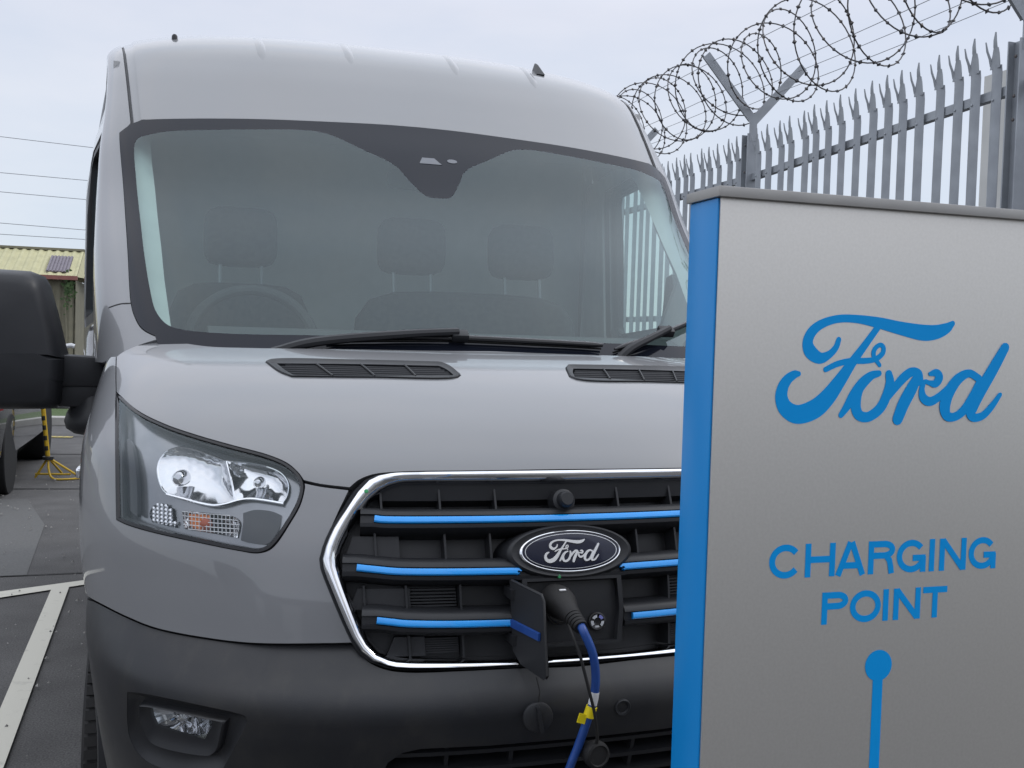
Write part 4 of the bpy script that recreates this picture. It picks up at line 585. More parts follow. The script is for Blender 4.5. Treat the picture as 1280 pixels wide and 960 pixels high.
# top ledge, blanking plates at the outer ends, fine louvres
sweep(MB(), 'L', [(x, .455) for x in np.linspace(-.235, .235, 40)], [(-.085, .03), (-.02, .024), (-.012, .012), (-.028, -.022), (-.085, -.024)]).build('top_ledge', 'black_plastic', grille)
for sg in (-1, 1):
    for q1, q2, s0, s1 in ((qc['two']+.03, qc['one']-.026, .215, .285), (qc['three']+.03, qc['two']-.026, .205, .282), (QB+.015, qc['three']-.024, .19, .24)):
        panel('blanking_plate', 'L', [(sg*s0, q1), (sg*s1, q1), (sg*(s1-.012), q2), (sg*s0, q2)][::sg], (), 'black_plastic', grille, off=-.03, thick=.02, step=.05)
    for q1, q2 in ((qc['three']+.03, qc['two']-.028), (QB+.02, qc['three']-.03)):
        for q in np.linspace(q1, q2, 7):
            sweep(MB(), 'L', [(sg*x, q) for x in np.linspace(.145, .205, 6)], [(-.07, .003), (-.045, .001), (-.045, -.0025), (-.07, -.003)]).build('louvre', 'black_plastic', grille)
# washer camera knob above the badge
P, n_ = disc_on('L', -.001, .424, 0, 0, -.03)
MB().lathe(P, n_+np.array((0, 0, -.1)), [(0, .026), (.03, .024), (.034, .018), (.036, .018), (.048, .0165), (.053, .013), (.053, 0)], 28).build('front_camera', 'black_plastic', grille)
# badge carrier and badge
Pb = np.array(surf('L', 0, .315)); nb = surf_n('L', 0, .315); ub = np.cross(nb, (1, 0, 0)); ub = ub*np.sign(ub[2]); xb = np.cross(ub, nb); xb = xb*np.sign(xb[0])
def ell_rings(mb, spec, n=72, c=None):
    mb.rings([[ (Pb if c is None else c)+xb*a*math.cos(2*math.pi*k/n)+ub*b*math.sin(2*math.pi*k/n)+nb*h for k in range(n)] for a, b, h in spec], True, False); return mb
ell_rings(MB(), [(.150, .062, -.085), (.138, .056, -.004), (.134, .054, .003), (.128, .051, .006), (.120, .047, .004), (.112, .043, .002)]).build('badge_carrier', 'black_plastic', grille)
badge = ell_rings(MB(), [(.1125, .0445, .000), (.1120, .0440, .004), (.1095, .0425, .0070), (.1075, .0410, .0080), (.1062, .0400, .0075), (.1055, .0394, .0062)]).build('badge', 'chrome', van, label='oval dark blue badge with silver script and rim')
fc = [(.1035, .0375, .0062), (.098, .034, .0075), (.0, .0, .0095)]
ell_rings(MB(), [(.1056, .0395, .0061), (.09, .033, .0078), (.06, .022, .0088), (.03, .011, .0092), (.0005, .0002, .0093)]).build('badge_face', 'badge_blue', badge)
ell_rings(MB(), [(.1005, .0362, .0066), (.1003, .0360, .0078), (.0990, .0350, .0079), (.0988, .0348, .0066)]).build('badge_inner_rim', 'badge_silver', badge)
strokes_mesh(MB(), FORD, Pb+nb*.0072, xb, ub, nb, .000345, 178, 0, .0032, .95).build('badge_script', 'badge_silver', badge, smooth=30)
# charging socket panel below the badge
def Lp(s_, q_, o_=0): return np.array(surf('L', s_, q_, o_))
sock = panel('charge_socket', 'L', [(-.060, .135), (.058, .135), (.062, .20), (.060, .258), (-.060, .258), (-.062, .2)], (), 'black_plastic', van, off=-.012, thick=.07, step=.02)
for h, w_, q_ in ((.0, .06, .255),):
    pass
fr = [(-.066, .128), (.064, .128), (.068, .20), (.066, .264), (-.066, .264), (-.068, .2)]
panel('socket_frame', 'L', fr, [[(-.060, .135), (.058, .135), (.062, .20), (.060, .258), (-.060, .258), (-.062, .2)]], 'black_plastic', sock, off=.004, thick=.085, step=.02)
c_ = Lp(-.018, .205, -.012); ns = surf_n('L', 0, .2)
MB().lathe(c_, ns, [(0, .034), (.012, .034), (.014, .031), (.014, .028), (.004, .027), (.004, 0)], 32).build('inlet', 'gloss_black', sock)
c_ = Lp(.034, .172, -.012)
mb = MB(); mb.lathe(c_, ns, [(0, .019), (.005, .019), (.006, .016), (.003, .007), (.003, 0)], 28); led = mb.build('charge_light_ring', 'gloss_black', sock)
mat('led_white', (.75, .77, .80), .3); mat('led_violet', (.30, .32, .75), .3)
for k in range(5):
    a0 = 2*math.pi*k/5+.45; seg = []
    V = []; F = []
    for j in range(6):
        an = a0+j*.17
        for r_ in (.0085, .0145): V.append(c_+ns*.0068+np.array((1, 0, 0))*r_*math.cos(an)+np.array((0, 0, 1))*r_*math.sin(an))
    F = [(2*j, 2*j+1, 2*j+3, 2*j+2) for j in range(5)]
    MB().add(V, F).build('light_segment', 'led_violet' if k == 0 else 'led_white', led, smooth=0)
P = Lp(-.018, .266, .006); MB().lathe(P, nb, [(0, .004), (.0015, .0035), (.002, 0)], 12).build('green_sticker', 'green_sticker', van)
P = np.array(surf('L', T_['grille_out'][0][0]-.226, .447, .012)); i_ = np.argmin(np.hypot(go[:, 0]+.247, go[:, 1]-.44)); P = np.array(surf('L', go[i_, 0]*.96, go[i_, 1]-.002, .012)); MB().lathe(P, surf_n('L', go[i_, 0], go[i_, 1]), [(0, .0045), (.0015, .004), (.002, 0)], 12).build('green_sticker', 'green_sticker', van)
# open flap, hinged at its left edge, carrying the end of the blue strip
H0 = Lp(-.082, .262, .004); H1 = Lp(-.082, .128, .004)
fx = np.array((.038, -.088, -.008))
flap_pts = [H0, H0+fx*.93+np.array((0, 0, -.004)), H0+fx*1.0+np.array((0, 0, -.014)), H1+fx*1.0+np.array((0, 0, -.020)), H1+fx*.95+np.array((0, 0, -.028)), H1+fx*.25+np.array((0, 0, -.02)), H1]
th = np.array((.007, .003, 0))
n7 = len(flap_pts)
flap = MB().add(flap_pts+[p+th for p in flap_pts], [tuple(range(n7)), tuple(range(2*n7-1, n7-1, -1))]+[(i, (i+1) % n7, n7+(i+1) % n7, n7+i) for i in range(n7)]).build('charge_flap', 'black_plastic', van, smooth=20, bevel=.0015)
b0 = Lp(-.082, qc['three'], .004); b1 = b0+fx*.86+np.array((0, 0, -.002))
MB().add([b0+np.array((-.004, -.001, h)) for h in (.007, -.007)]+[b1+np.array((-.004, -.001, h)) for h in (-.007, .007)]+[b0+np.array((.001, 0, h)) for h in (.008, -.008)]+[b1+np.array((.001, 0, h)) for h in (-.008, .008)], [(0, 1, 2, 3), (4, 5, 1, 0), (5, 6, 2, 1), (6, 7, 3, 2), (7, 4, 0, 3)]).build('blue_strip', 'cable_blue', flap, smooth=0)
fr_ = [flap_pts[0], flap_pts[1], flap_pts[2], flap_pts[3]]
MB().tube([p+np.array((.003, -.002, .001)) for p in fr_], .0028, 6).build('flap_rim', 'grey_plastic', flap)
for q in (.24, .15): MB().box(Lp(-.078, q, -.01), (.02, .05, .02)).build('flap_hinge', 'black_plastic', flap)
# bonnet vents ---------------------------------------------------------
def vent(sgn):
    m_ = (lambda L: L) if sgn < 0 else mir
    A, B_ = m_(T_['vent_out']), m_(T_['vent_in'])
    v = ring_strip('bonnet_vent', 'L', A, -.004, shrink(A, .985), .004, 'grey_plastic', van, 80)
    ring_strip('vent_frame', 'L', shrink(A, .985), .004, B_, -.001, 'grey_plastic', v, 80)
    ring_strip('vent_throat', 'L', B_, -.001, B_, -.03, 'black_plastic', v, 80)
    panel('vent_floor', 'L', shrink(B_, 1.02), (), 'shell_black', v, off=-.03, thick=0, step=.03)
    a = np.array(B_); smin, smax = a[:, 0].min(), a[:, 0].max(); q1, q2 = a[:, 1].min(), a[:, 1].max()
    for f_ in np.linspace(.12, .88, 6):
        q = q1+(q2-q1)*f_
        xs = [x for x in np.linspace(smin, smax, 60) if inside((x, q), [B_])]
        if len(xs) > 3: sweep(MB(), 'L', [(x, q) for x in np.linspace(min(xs), max(xs), 12)], [(-.012, -.006), (-.0035, -.001), (-.0035, .001), (-.012, -.004)]).build('vent_slat', 'black_plastic', v)
    vb = np.array(T_['vent_bars'])*[1 if sgn < 0 else -1, 1]
    for k in range(3):
        p0, p1 = vb[2*k], vb[2*k+1]; pth = [p0+(p1-p0)*t for t in np.linspace(0, 1, 6)]
        P = netpath('L', pth, -.001); MB().tube(P, .0022, 6).build('vent_divider', 'grey_plastic', v)
vent(-1); vent(1)
# headlights -------------------------------------------------------------
def headlight(sgn):
    m_ = (lambda L: L) if sgn < 0 else mir
    H = m_(hl); ax = np.array((-sgn*.30, .95, 0.02))
    head = ring_strip('headlight', 'L', shrink(H, 1.008), -.004, shrink(H, .985), -.012, 'gloss_black', van, 120)
    MB().tube(netpath('L', shrink(H, .999), -.003), .0052, 6, loop=True).build('headlight_seal', 'gloss_black', head)
    panel('headlight_lens', 'L', shrink(H, .992), (), 'lens_glass', head, off=-.002, thick=0, step=.03)
    rim = netpath('L', shrink(H, .985), -.012); back = rim+ax*.11; cb = back.mean(0); back = cb+(back-cb)*.9
    hs = MB().rings([list(rim), list(rim+ax*.03), list(back)], True, False)
    hs.add(list(back), [tuple(range(len(back)))]); hs.build('housing', 'housing', head, smooth=30)
    def pod(key, depth, flute, name, mt='reflector', off=-.022, end=.15, lip=True):
        L = m_(T_[key]); r_ = netpath('L', L, off); c = r_.mean(0)
        o = panel(name, 'L', L, (), mt, head, off=off, thick=0, step=.011, rim=False)
        me = o.data; o_ = origin_of(head); o_ = np.array((o_.x, o_.y, o_.z)); rad_ = np.linalg.norm((r_-c)*[1, 0, 1], axis=1); ang_ = np.arctan2(r_[:, 2]-c[2], r_[:, 0]-c[0])
        k_ = np.argsort(ang_)
        for v in me.vertices:
            p = np.array(v.co)+o_; d = p-c; a = math.atan2(d[2], d[0]); rr = np.interp(a, ang_[k_], rad_[k_], period=2*math.pi); t = min(1, math.hypot(d[0], d[2])/rr)
            fx_ = (d[0]/.017) % 1; h = depth*(1-t**2.4)+(flute*(1-(2*fx_-1)**2)+.10*d[2]+.005)*(1-t**4)
            v.co = p+ax*h-o_
        me.shade_smooth(); me.normals_split_custom_set([(0, 0, 0)]*len(me.loops)); me.set_sharp_from_angle(angle=rad(25))
        if lip: MB().tube(list(r_), .0018, 5, loop=True).build('bezel', 'chrome', o)
        return o, c
    b, c = pod('lamp_main', .034, .007, 'dip_reflector')
    cl = c+np.array((sgn*-.0, 0, 0))+np.array((sgn*.03, 0, 0))
    MB().lathe(c+ax*.026+np.array((sgn*.03, 0, -.005)), -ax, [(0, .017), (.022, .016), (.030, .011), (.033, 0)], 18).build('bulb', 'reflector', b)
    b, c = pod('lamp_high', .026, .005, 'main_reflector')
    MB().lathe(c+ax*.018, -ax, [(0, .012), (.015, .011), (.02, .007), (.022, 0)], 18).build('bulb', 'reflector', b)
    b, c = pod('lamp_side', .03, .004, 'side_light', lip=False)
    # pearl lenses of the side light
    mb = MB(); LL = m_(T_['lamp_side']); xs = [p[0] for p in LL]; ys = [p[1] for p in LL]
    for x in np.arange(min(xs), max(xs), .0085):
        for y in np.arange(min(ys), max(ys), .0085):
            if inside((x, y), [LL]):
                P = np.array(surf('L', x, y, -.024)); n_ = surf_n('L', x, y); mb.lathe(P, n_, [(0, .0055), (.003, .004), (.0045, 0)], 8)
    mb.build('pearl_lens', 'reflector', b, smooth=20)
    b, c = pod('lamp_turn', .03, .0, 'turn_signal', off=-.026, lip=False, end=.05)
    LT = m_(T_['lamp_turn']); xs = [p[0] for p in LT]; smid = min(xs)+(max(xs)-min(xs))*(.48 if sgn < 0 else .52)
    amb = [p for p in LT]
    inner = [(x, y) for x, y in shrink(LT, .86)]; cut = [(min(x, smid) if sgn < 0 else max(x, smid), y) for x, y in inner]
    panel('amber_reflection', 'L', cut, (), 'amber', b, off=-.034, thick=0, step=.03)  # the bulb's amber reflection, put in as a coloured panel
    mb = MB()
    ys = [p[1] for p in LT]
    for x in np.arange(min(xs), max(xs), .006):
        seg = [(x, y) for y in np.linspace(min(ys), max(ys), 30) if inside((x, y), [LT])]
        if len(seg) > 2: mb.tube(netpath('L', [seg[0], seg[-1]], -.024), .0009, 4)
    for y in np.arange(min(ys), max(ys), .009):
        seg = [(x, y) for x in np.linspace(min(xs), max(xs), 60) if inside((x, y), [LT])]
        if len(seg) > 2: mb.tube(netpath('L', [seg[0], seg[len(seg)//2], seg[-1]], -.024), .0009, 4)
    mb.build('lens_grid', 'lens_ribs', b)
    MB().lathe(surf('L', smid-sgn*-.005, (min(ys)+max(ys))/2, -.030), -ax, [(0, .013), (.004, .012), (.007, .006), (.008, 0)], 16).build('bulb', 'amber_bulb', b)
    P = netpath('L', m_(T_['lamp_trim']), -.018); MB().tube(P, .0028, 6).build('chrome_trim', 'chrome', head)
    LM = m_(T_['lamp_marker']); panel('side_marker', 'L', LM, (), 'gloss_black', head, off=-.015, thick=.01, step=.02)
    panel('smoked_plate', 'L', m_(T_['lamp_smoke']), (), 'smoke', head, off=-.024, thick=.006, step=.03)
    # inner cover plates between the lamps
    lo = MB(); r_ = netpath('L', shrink(H, .97), -.04); 
    panel('cover_plate', 'L', shrink(H, .975), [shrink(m_(T_['lamp_main']), 1.02), shrink(m_(T_['lamp_high']), 1.02), shrink(m_(T_['lamp_side']), 1.02), shrink(m_(T_['lamp_turn']), 1.02)], 'cover_grey', head, off=-.030, thick=.012, step=.03)
mat('smoke', (.045, .046, .05), .25, noise=(14, (.06, .061, .066), .35, .7)); mat('lens_ribs', (.6, .6, .6), .2, metal=.4); mat('amber_bulb', (.45, .09, .03), .25)
mat('cover_grey', (.25, .255, .265), .20, metal=.75, noise=(9, (.33, .335, .345), .35, .7))
headlight(-1); headlight(1)
# windscreen ---------------------------------------------------------------
so_, si_ = T_['screen_out'], T_['screen_in']
# tuck the lower edge under the bonnet
lowq = min(p[1] for p in so_)
so2 = [(a, b-.03) if b < .135 and abs(a) < .55 else (a, b) for a, b in so_]
outer = both(so2); inner = both(si_)
screen = panel('windscreen', 'U', inner, (), 'screen_glass', van, off=.002, thick=0, step=.05)
panel('windscreen_border', 'U', outer, [inner], 'frit', screen, off=.002, thick=0, step=.03)
panel('sensor_window', 'U', [(-.020, 1.066), (.024, 1.066), (.012, 1.100), (-.012, 1.100)], (), 'sensor_grey', screen, off=.0022, thick=0, step=.02) if False else None
mat('sensor_grey', (.16, .17, .19), .3)
panel('sensor_window', 'U', [(-.020, 1.066), (.024, 1.066), (.012, 1.100), (-.012, 1.100)], (), 'sensor_grey', screen, off=.0035, thick=.002, step=.02)
panel('sensor_window', 'U', [(.047+.010*math.cos(t), 1.091+.011*math.sin(t)) for t in np.linspace(0, 2*math.pi, 16, endpoint=False)], (), 'sensor_grey', screen, off=.0035, thick=.002, step=.03)
# pillars (outer skin), roof
re, pe = T_['roof_edge'], T_['pillar_edge']
pb = T_['pillar_base']
left_edge = [p for p in T_['screen_out'] if p[1] > pb[0][1]+.005 and p[1] < pe[0][1]-.012 and p[0] < -.5]
po = T_['pillar_outer']
pil = [pb[0]]+[(a-.004, b) for a, b in left_edge[::-1]]+pe
pil = pb[::-1]+pil[1:]+[(-.712, 1.8), (-.716, 2.0), (-.72, 2.4), (-.72, 3.2), (-.72, 5.25), (-1.0, 5.25), (-1.0, 4.0), (-1.0, 3.0), (-1.0, 2.4), (-1.0, 2.0), (-1.0, 1.75), (-.98, 1.6), (-.96, 1.4), (-.95, 1.1), (-.95, .7), (-.95, .4), (-.95, .2), (-.94, .05), (-.86, .005), (-.76, .008)]
panel('pillar_and_cantrail', 'U', pil, (), 'paint', van, thick=.02, step=.04)
panel('pillar_and_cantrail', 'U', mir(pil), (), 'paint', van, thick=.02, step=.04)
re2 = re+[(-.647, 1.8), (-.65, 2.0), (-.655, 2.4), (-.655, 3.2), (-.655, 5.25)]
top_of = [p for p in T_['screen_out'] if p[1] > re[0][1]-.004 and p[0] > re[0][0]+.004]
roof_h = [(a, b+.004) for a, b in top_of]+re2+[(0, 5.25)]
roof = panel('roof', 'U', both(roof_h), (), 'paint', van, thick=.02, step=.045)
ch = [(a, b) for a, b in re2]+[(a, b) for a, b in ([(-.72, 5.25), (-.72, 3.2), (-.72, 2.4), (-.716, 2.0), (-.712, 1.8)]+pe[::-1])]
for L in (ch, mir(ch)): panel('drip_channel', 'U', shrink(L, 1.0), (), 'paint', van, off=-.006, thick=0, step=.05)
for L in (pe+[(-.712, 1.8), (-.72, 2.4), (-.72, 5.2)],):
    for sg in (1, -1):
        sweep(MB(), 'U', [(a*sg+sg*.006, b) for a, b in L], [(-.005, -.003), (-.003, -.003), (-.003, .003), (-.005, .003)]).build('channel_seal', 'black_plastic', van)
# pressed ribs of the roof
for s_, q1 in ((-.115, 1.655), (.30, 1.63), (.115, 1.655), (-.30, 1.63)):
    qs = np.concatenate([np.linspace(q1, q1+.16, 9), np.linspace(q1+.25, 5.0, 12)]); mb = MB()
    a = np.array([(s_, q) for q in qs]); P = surf('U', a[:, 0], a[:, 1]); n_ = surf_n('U', a[:, 0], a[:, 1])
    hgt = np.minimum(1, (qs-q1)/.10)*.0065
    mb.rings([[P[i]+n_[i]*(hgt[i]*math.sin(math.pi*k/6)-.001)+np.array(((k/6-.5)*.035*min(1, .3+(qs[i]-q1)/.08), 0, 0)) for k in range(7)] for i in range(len(qs))], False, False)
    mb.build('roof_rib', 'paint', roof, smooth=60)
# aerials
P = np.array(surf('U', .336, 1.83)); MB().add([P+np.array(v) for v in ((-.018, -.03, -.01), (.018, -.03, -.01), (.02, .06, -.01), (-.02, .06, -.01), (-.004, .045, .052), (.004, .045, .052), (.004, .02, .040), (-.004, .02, .040))], [(0, 1, 6, 7), (1, 2, 5, 6), (2, 3, 4, 5), (3, 0, 7, 4), (7, 6, 5, 4)]).build('aerial_fin', 'black_plastic', van, bevel=.004)
P = np.array(surf('U', -.50, 1.84)); MB().lathe(P, (0, 0, 1), [(-.01, .011), (.010, .010), (.016, .006), (.018, 0)], 14).build('roof_stud', 'black_plastic', van)
# seams
def seam(path, net='U', w_=.003): sweep(MB(), net, path, [(-.002, -w_), (.0006, -w_*.6), (.0006, w_*.6), (-.002, w_)]).build('panel_seam', 'shell_black', van)
for sg in (1, -1): seam([(a*sg, b) for a, b in T_['pillar_seam']])
# flanks ---------------------------------------------------------------------
def arc(cy, cz, r, a0, a1, n=16): return [(cy+r*math.cos(t), cz+r*math.sin(t)) for t in np.linspace(a0, a1, n)]
front = [(float(np.interp(z, [.3, .83, 1.03, 1.187, 1.32, 1.42], [.6, .66, .715, .776, .935, 1.10]))-.02, z) for z in np.linspace(.86, 1.42, 10)]
fen = front[::-1]+arc(1.02, .40, .47, math.pi*.72, math.pi*.06, 14)+[(1.50, .43), (1.335, 1.0), (1.335, 1.40)]
fen = front[::-1]+arc(1.02, .40, .46, math.pi*.74, math.pi*.22, 12)+[(1.345, .76), (1.335, 1.0), (1.335, 1.41)]
yfz = lambda z: float(np.interp(z, _fz, _fy))
door = [(1.345, .78), (1.40, .55), (2.62, .55), (2.62, 2.22)]+[(yfz(z)+.03, z) for z in (2.22, 2.1, 1.95, 1.8, 1.65, 1.55)]+[(1.345, 1.40)]
wind = [(1.62, 1.49), (2.32, 1.46), (2.36, 1.50), (2.40, 2.10), (2.36, 2.14), (yfz(2.1)+.14, 2.14), (yfz(2.08)+.11, 2.11), (yfz(1.9)+.10, 1.9), (yfz(1.7)+.10, 1.7)]
edge_top = [(float(P[1]), float(P[2])) for P in (S('U', s_, q_) for s_, q_ in ((-.94, 1.53), (-.97, 1.6), (-1., 1.75), (-1., 1.85), (-1., 2.0), (-1., 2.2), (-1., 2.45), (-1., 2.8), (-1., 3.1), (-1., 3.5), (-1., 5.25)))]
cut = [p for p in edge_top if p[0] < 2.60]; zc = float(np.interp(2.625, [p[0] for p in edge_top], [p[1] for p in edge_top]))
cargo = [(2.63, .50), (3.8, .50)]+arc(4.35, .40, .46, math.pi*.93, math.pi*.07, 14)+[(5.4, .50), (5.4, edge_top[-1][1]+.01)]+[(a, b+.02) for a, b in edge_top[::-1] if 2.66 < a < 5.35]+[(2.63, zc+.02)]
head_ = [(yfz(2.225)-.01, 2.225), (2.2, 2.225), (2.62, 2.225), (2.62, zc+.01)]+[(a-.02, b+.03) for a, b in cut[::-1]]+[(yfz(z)-.03, z) for z in (2.40, 2.36, 2.30)]
for net in ('DL', 'DR'):
    panel('wing_side', net, fen, (), 'paint', van, thick=.02, step=.06, sx=1)
    d_ = panel('door', net, door, [wind], 'paint', van, thick=.05, step=.06, sx=1)
    panel('window_frame', net, shrink(wind, 1.04), [shrink(wind, .90)], 'black_plastic', d_, off=-.004, thick=.03, step=.06, sx=1)
    panel('window_glass', net, shrink(wind, 1.0), (), 'side_glass', d_, off=-.02, thick=0, step=.1, sx=1)
    sg = -1 if net == 'DL' else 1
    P = np.array(surf(net, 2.18, .93)); 
    MB().box(P+np.array((sg*.028, 0, 0)), (.022, .20, .035)).build('door_handle', 'chrome', d_, bevel=.008)
    MB().box(P+np.array((sg*.005, .085, 0)), (.03, .03, .03)).box(P+np.array((sg*.005, -.085, 0)), (.03, .03, .03)).build('handle_mount', 'black_plastic', d_)
    panel('cargo_side', net, cargo, (), 'paint', van, thick=.03, step=.12, sx=1)
    panel('header_side', net, head_, (), 'paint', van, off=-.022, thick=.02, step=.06, sx=1)
    P0 = np.array([surf(net, y, .62) for y in (1.42, 2.2, 3.0, 3.85)]); MB().tube([p+np.array((sg*.004, 0, 0)) for p in P0], .03, 8).build('side_moulding', 'black_plastic', van)
    # wheel arch trim
    mb = MB(); pth = arc(1.02, .40, .452, math.pi*.99, math.pi*.02, 26)
    mb.rings([[np.array((sg*(float(side_x(max(y, .66), max(z, .5)))-.02+x), y+(y-1.02)*k_, z+(z-.40)*k_)) for x, k_ in ((-.05, -.02), (.028, -.02), (.032, .02), (.028, .08), (-.05, .09))] for y, z in pth]); mb.build('wheel_arch_trim', 'black_plastic', van)
    mb = MB(); pth = arc(4.35, .40, .452, math.pi*.99, math.pi*.02, 20)
    mb.rings([[np.array((sg*(float(side_x(y, max(z, .5)))-.02+x), y+(y-4.35)*k_, z+(z-.40)*k_)) for x, k_ in ((-.05, -.02), (.028, -.02), (.032, .02), (.028, .08), (-.05, .09))] for y, z in pth]); mb.build('wheel_arch_trim', 'black_plastic', van)
for sg in (-1, 1):
    gq = list(np.linspace(2.06, 2.6, 16))+list(np.linspace(2.7, 5.25, 20))
    MB().tube([np.array(S('U', sg*-1.*-1*(1. if q > 1.75 else .97+.03*(q-1.62)/.13), q))+np.array((-sg*.012, 0, -.006)) for q in gq], [.004+.02*min(1, i/6) for i in range(len(gq))], 8).build('roof_gutter', 'paint', van, smooth=60)
# floor pan, wheel wells, rear doors
MB().box((0, 3.1, .42), (1.80, 4.5, .16)).build('underbody', 'shell_black', van, smooth=0)
for sg in (-1, 1): MB().box((sg*.53, 5.42, 1.40), (1.04, .05, 1.75)).build('rear_door', 'paint', van, bevel=.02)
MB().box((0, 5.44, .48), (2.1, .12, .2)).build('rear_bumper', 'black_plastic', van, bevel=.03)
MB().box((0, 5.38, 2.42), (2.0, .08, .3)).build('rear_header', 'paint', van, bevel=.03)
# wheels
def wheel_at(x, y, proto=None):
    sg = -1 if x < 0 else 1
    ty = MB().lathe((x, y, .345), (sg, 0, 0), [(-.10, .20), (-.105, .27), (-.10, .325), (-.085, .343), (-.04, .347), (.0, .348), (.04, .347), (.085, .343), (.10, .325), (.105, .27), (.10, .215), (.085, .205), (.07, .20)], 48).build('wheel', 'rubber', van)
    for k in range(60):
        pass
    mb = MB()
    for k in range(72):
        a = 2*math.pi*k/72
        for off_ in (-.075, -.03, .03, .075):
            mb.box((x+off_, y+.346*math.cos(a+off_), .345+.346*math.sin(a+off_)), (.036, .023, .008), rx=a+off_-math.pi/2)
    mb.build('tread', 'rubber', ty, smooth=0, kind='stuff')
    MB().lathe((x, y, .345), (sg, 0, 0), [(.075, .205), (.06, .19), (.04, .18), (.05, .12), (.07, .07), (.085, .06), (.09, 0)], 40).build('rim', 'steel_rim', ty)
for x, y in ((-.885, 1.02), (.885, 1.02), (-.94, 4.35), (.94, 4.35)): wheel_at(x, y)
# mirrors ---------------------------------------------------------------------
def mirror(sg):
    def ring(pts, y, k=1., c=(1.235, 1.42)): return [(sg*(c[0]+(x-c[0])*k), y, c[1]+(z-c[1])*k) for x, z in pts]
    up = [(1.075, 1.375), (1.082, 1.40), (1.105, 1.50), (1.125, 1.575), (1.14, 1.602), (1.17, 1.613), (1.25, 1.615), (1.34, 1.610), (1.385, 1.595), (1.40, 1.56), (1.40, 1.45), (1.395, 1.375)]
    m = MB().rings([ring(up, 1.30, .94), ring(up, 1.27, 1.0), ring(up, 1.20, 1.0), ring(up, 1.13, .97), ring(up, 1.09, .90), ring(up, 1.075, .78)]).build('mirror', 'black_plastic', van, smooth=50)
    lo = [(1.078, 1.31), (1.076, 1.372), (1.12, 1.392), (1.25, 1.390), (1.40, 1.385), (1.402, 1.30), (1.385, 1.245), (1.34, 1.232), (1.20, 1.230), (1.10, 1.232), (1.085, 1.25), (1.08, 1.31)]
    MB().rings([ring(lo, 1.30, .95, (1.23, 1.34)), ring(lo, 1.26, 1.0, (1.23, 1.34)), ring(lo, 1.18, 1.0, (1.23, 1.35)), ring(lo, 1.12, .97, (1.23, 1.36)), ring(lo, 1.085, .91, (1.23, 1.37)), ring(lo, 1.072, .80, (1.23, 1.37))]).build('lower_housing', 'black_plastic', m, smooth=50)
    MB().rings([[(sg*x, y+dy, z) for x, z, dy in ((1.10, 1.384, 0), (.98, 1.378, 0), (.97, 1.295, 0), (1.10, 1.295, 0))] for y in (1.16, 1.27)]).build('upper_arm', 'black_plastic', m, bevel=.01)
    MB().rings([[(sg*x, y, z) for x, z in ((1.10, 1.305), (.98, 1.305), (.98, 1.235), (1.10, 1.238))] for y in (1.17, 1.26)]).build('lower_arm', 'black_plastic', m, bevel=.01)
    MB().rings([[(sg*(1.005+a*math.cos(t)*.075), 1.225+math.sin(t)*.085*max(.6, a), z) for t in np.linspace(0, 2*math.pi, 20, endpoint=False)] for z, a in ((1.36, .2), (1.33, .45), (1.28, .6), (1.245, .75), (1.22, .95), (1.195, 1.05), (1.175, .98), (1.160, .7), (1.154, .2))]).build('mirror_foot', 'black_plastic', m, smooth=60)
    MB().rings([ring(up, 1.302, .9), ring(up, 1.306, .88)]).build('mirror_glass', 'chrome', m)
    MB().box((sg*1.262, 1.072, 1.268), (.05, .02, .030)).build('repeater', 'lens_ribs', m, bevel=.006)
    panel('sail_panel', 'DL' if sg < 0 else 'DR', [(1.40, 1.36), (1.74, 1.36), (1.76, 1.47), (1.72, 1.72), (1.66, 1.73), (1.44, 1.44)], (), 'black_plastic', m, off=.004, thick=.02, step=.08, sx=1)
mirror(-1); mirror(1)
# wipers -----------------------------------------------------------------------
def wiper(blade, arm, clip):
    P = netpath('U', blade, .020); P = smooth_path(P, 6)
    wp = MB().tube(P, [.003]+[.0075]*(len(P)-2)+[.005], 8).build('wiper', 'gloss_black', van)
    MB().tube(netpath('U', blade, .008), .003, 5).build('wiper_rubber', 'rubber', wp)
    A = smooth_path(arm, 6); MB().tube(A, [.010+.004*i/len(A) for i in range(len(A))], 8).build('wiper_arm', 'black_plastic', wp)
    c = np.array(surf('U', *clip, .024)); MB().box(c, (.045, .03, .022), rx=.6).build('wiper_clip', 'black_plastic', wp, bevel=.004)
U_ = lambda s_, q_, o_: np.array(surf('U', s_, q_, o_))
wiper([(-.255, .112), (-.18, .122), (-.05, .130), (.08, .124), (.195, .116)], [U_(-.05, .136, .036), U_(-.14, .118, .036), U_(-.27, .094, .024), U_(-.34, .074, .0)], (-.047, .134))
wiper([(.215, .10), (.322, .172), (.424, .244), (.52, .31)], [U_(.34, .180, .038), U_(.29, .135, .036), U_(.245, .10, .024), U_(.22, .075, .0)], (.338, .183))
